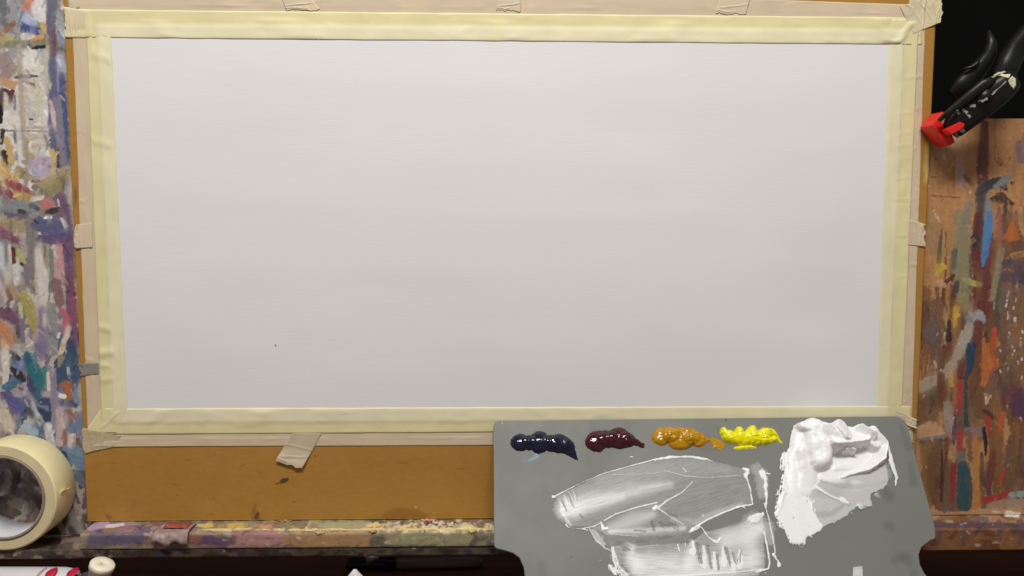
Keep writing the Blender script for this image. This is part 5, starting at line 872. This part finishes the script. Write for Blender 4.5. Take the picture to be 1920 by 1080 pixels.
# capped tube standing in the drawer, white tube lying beside it
m_tubecap = mat('cream_cap', color=lin((224, 218, 196), 1.15), rough=0.4, mottle=(120, 0.08)); m_navy = mat('navy_label', color=(0.012, 0.022, 0.045), rough=0.35); m_tubewhite = mat('white_tube', color=(0.74, 0.72, 0.71), rough=0.4, mottle=(60, 0.06)); m_metal = mat('tube_metal', color=(0.55, 0.56, 0.58), rough=0.3, metal=0.9); m_redp = mat('red_print', color=(0.55, 0.01, 0.05), rough=0.5)
tp = pix(193, 1056, 0.066); ax = np.array([0.40, 1.0, 0.12]); ax /= np.linalg.norm(ax)
Ltub = (tp[1] - FL - 0.0010 - 0.0152 * math.sqrt(1 - ax[1] ** 2)) / ax[1]; bs = tp - ax * Ltub
tube = thing('paint_tube', (bs[0], FL, bs[2]), 'navy paint tube with cream screw cap standing under the ledge', 'paint tube')
sec = lambda z0: z0
lathe('cap', [(0.0001, 0.0), (0.0098, -0.0003), (0.0104, -0.0012), (0.0104, -0.0050), (0.0094, -0.0056), (0.0088, -0.0120), (0.0001, -0.0120)], tp, ax, tube, m_tubecap, n=40)
lathe('neck', [(0.0001, -0.0121), (0.0062, -0.0121), (0.0070, -0.0150), (0.0150, -0.0180), (0.0001, -0.0180)], tp, ax, tube, m_metal, n=40)
lathe('body', [(0.0001, -0.0181), (0.0152, -0.0181), (0.0156, -0.0190), (0.0150, -Ltub), (0.0001, -Ltub)], tp, ax, tube, m_navy, n=40)
lathe('shoulder_band', [(0.0158, -0.0192), (0.0160, -0.0192), (0.0160, -0.0204), (0.0158, -0.0204)], tp, ax, tube, m_tubewhite, n=40)
rt = 0.0190; pw = pix(60, 1065, 0.030); 
wt = thing('paint_tube', (-0.43, FL, 0.028), 'white paint tube with red petal marks lying beneath the tape roll', 'paint tube')
xs_ = np.linspace(-0.528, pix(138, 1062, 0.03)[0], 14); ytop = pw[1]
loft('body', [(x, FL + (ytop - FL) / 2 - 0.0008 * i * 0.12, 0.028) for i, x in enumerate(xs_)], [0.020 - 0.0004 * i for i in range(13)] + [0.012], [(ytop - FL) / 2 - 0.0001] * 13 + [0.014], wt, m_tubewhite, n=40, up=(0, 1, 0))
lathe('cap', [(0.0001, 0), (0.008, 0), (0.008, 0.007), (0.0001, 0.007)], (xs_[-1] + 0.0002, FL + (ytop - FL) / 2, 0.028), (1, 0, 0), wt, m_blackp, n=24, x_ref=(0, 1, 0))
def on_tube(x, ang):
    c = FL + (ytop - FL) / 2; rb = (ytop - FL) / 2; return (x, c + (rb + 0.0003) * math.sin(ang), 0.028 + 0.0203 * math.cos(ang))
for px in (98, 138):
    x0 = pix(px, 1070, 0.035)[0]; rws = []
    for k in range(7):
        u = k / 6; hw = 0.0042 * math.sin(math.pi * u) ** 0.7 + 0.0002; rws.append([on_tube(x0 + s_ * hw + 0.002 * (0.5 - u), math.radians(86 - 46 * u)) for s_ in (-1, -0.4, 0.4, 1)])
    skin('petal_mark', rws, wt, m_redp, 0.0002)
skin('stem_mark', [[on_tube(pix(74 + 8 * u, 1072, 0.035)[0] + d, math.radians(50 + 36 * u)) for d in (-0.0004, 0.0004)] for u in np.linspace(0, 1, 6)], wt, m_redp, 0.0002)

m_dark = mat('pen_black', color=(0.008, 0.008, 0.010), rough=0.4); m_pen = mat('pen_grey', color=(0.20, 0.18, 0.17), rough=0.35)
pr_ = 0.0062; p0 = fpix(650, 1058, FL + pr_); p1 = fpix(745, 1056, FL + pr_); p2 = fpix(905, 1053, FL + pr_); dd = p2 - p0
pen = thing('marker_pen', (float(p1[0]), FL, float(p1[2])), 'grey marker pen with black cap lying in shadow below the ledge', 'marker pen')
loft('cap', [p0, p0 + dd * 0.02, p0 + dd * 0.36], [.0042, pr_, pr_], [.0042, pr_, pr_], pen, m_dark, n=20); loft('barrel', [p0 + dd * 0.3605, p0 + dd * 0.95, p2], [.0056, .0056, .0035], [.0056, .0056, .0035], pen, m_pen, n=20)
fk = thing('tape_flap', tuple(pix(693, 1043, 0.0295)), 'torn dark tape flap hanging below the tray edge', 'tape scrap')
skin('flap', [[pix(683, 1042, .0296), pix(698, 1042, .0298), pix(711, 1043, .0296)], [pix(686, 1048, .0300), pix(696, 1048, .0304), pix(709, 1049, .0300)], [pix(688, 1056, .0300), pix(691, 1056, .0304), pix(694, 1050, .0300)]], fk, mat('flap', color=lin((50, 42, 30), 1.0), rough=0.6, mottle=(200, 0.3)), 0.0003)
pc = thing('paper_scrap', (pix(665, 1075, 0.03)[0], FL, 0.03), 'white folded paper scrap poking up below the ledge', 'paper')
a_ = pix(664, 1070, 0.03)
skin('fold', [[(a_[0] - 0.022, FL + 0.0005, 0.030), (a_[0] - 0.001, a_[1], 0.026)], [(a_[0] + 0.004, FL + 0.0005, 0.036), (a_[0], a_[1], 0.0275)], [(a_[0] + 0.026, FL + 0.0005, 0.030), (a_[0] + 0.001, a_[1], 0.026)]], pc, m_tubewhite, 0.0003)

for o in bpy.data.objects:
    if '_o' in o: del o['_o']
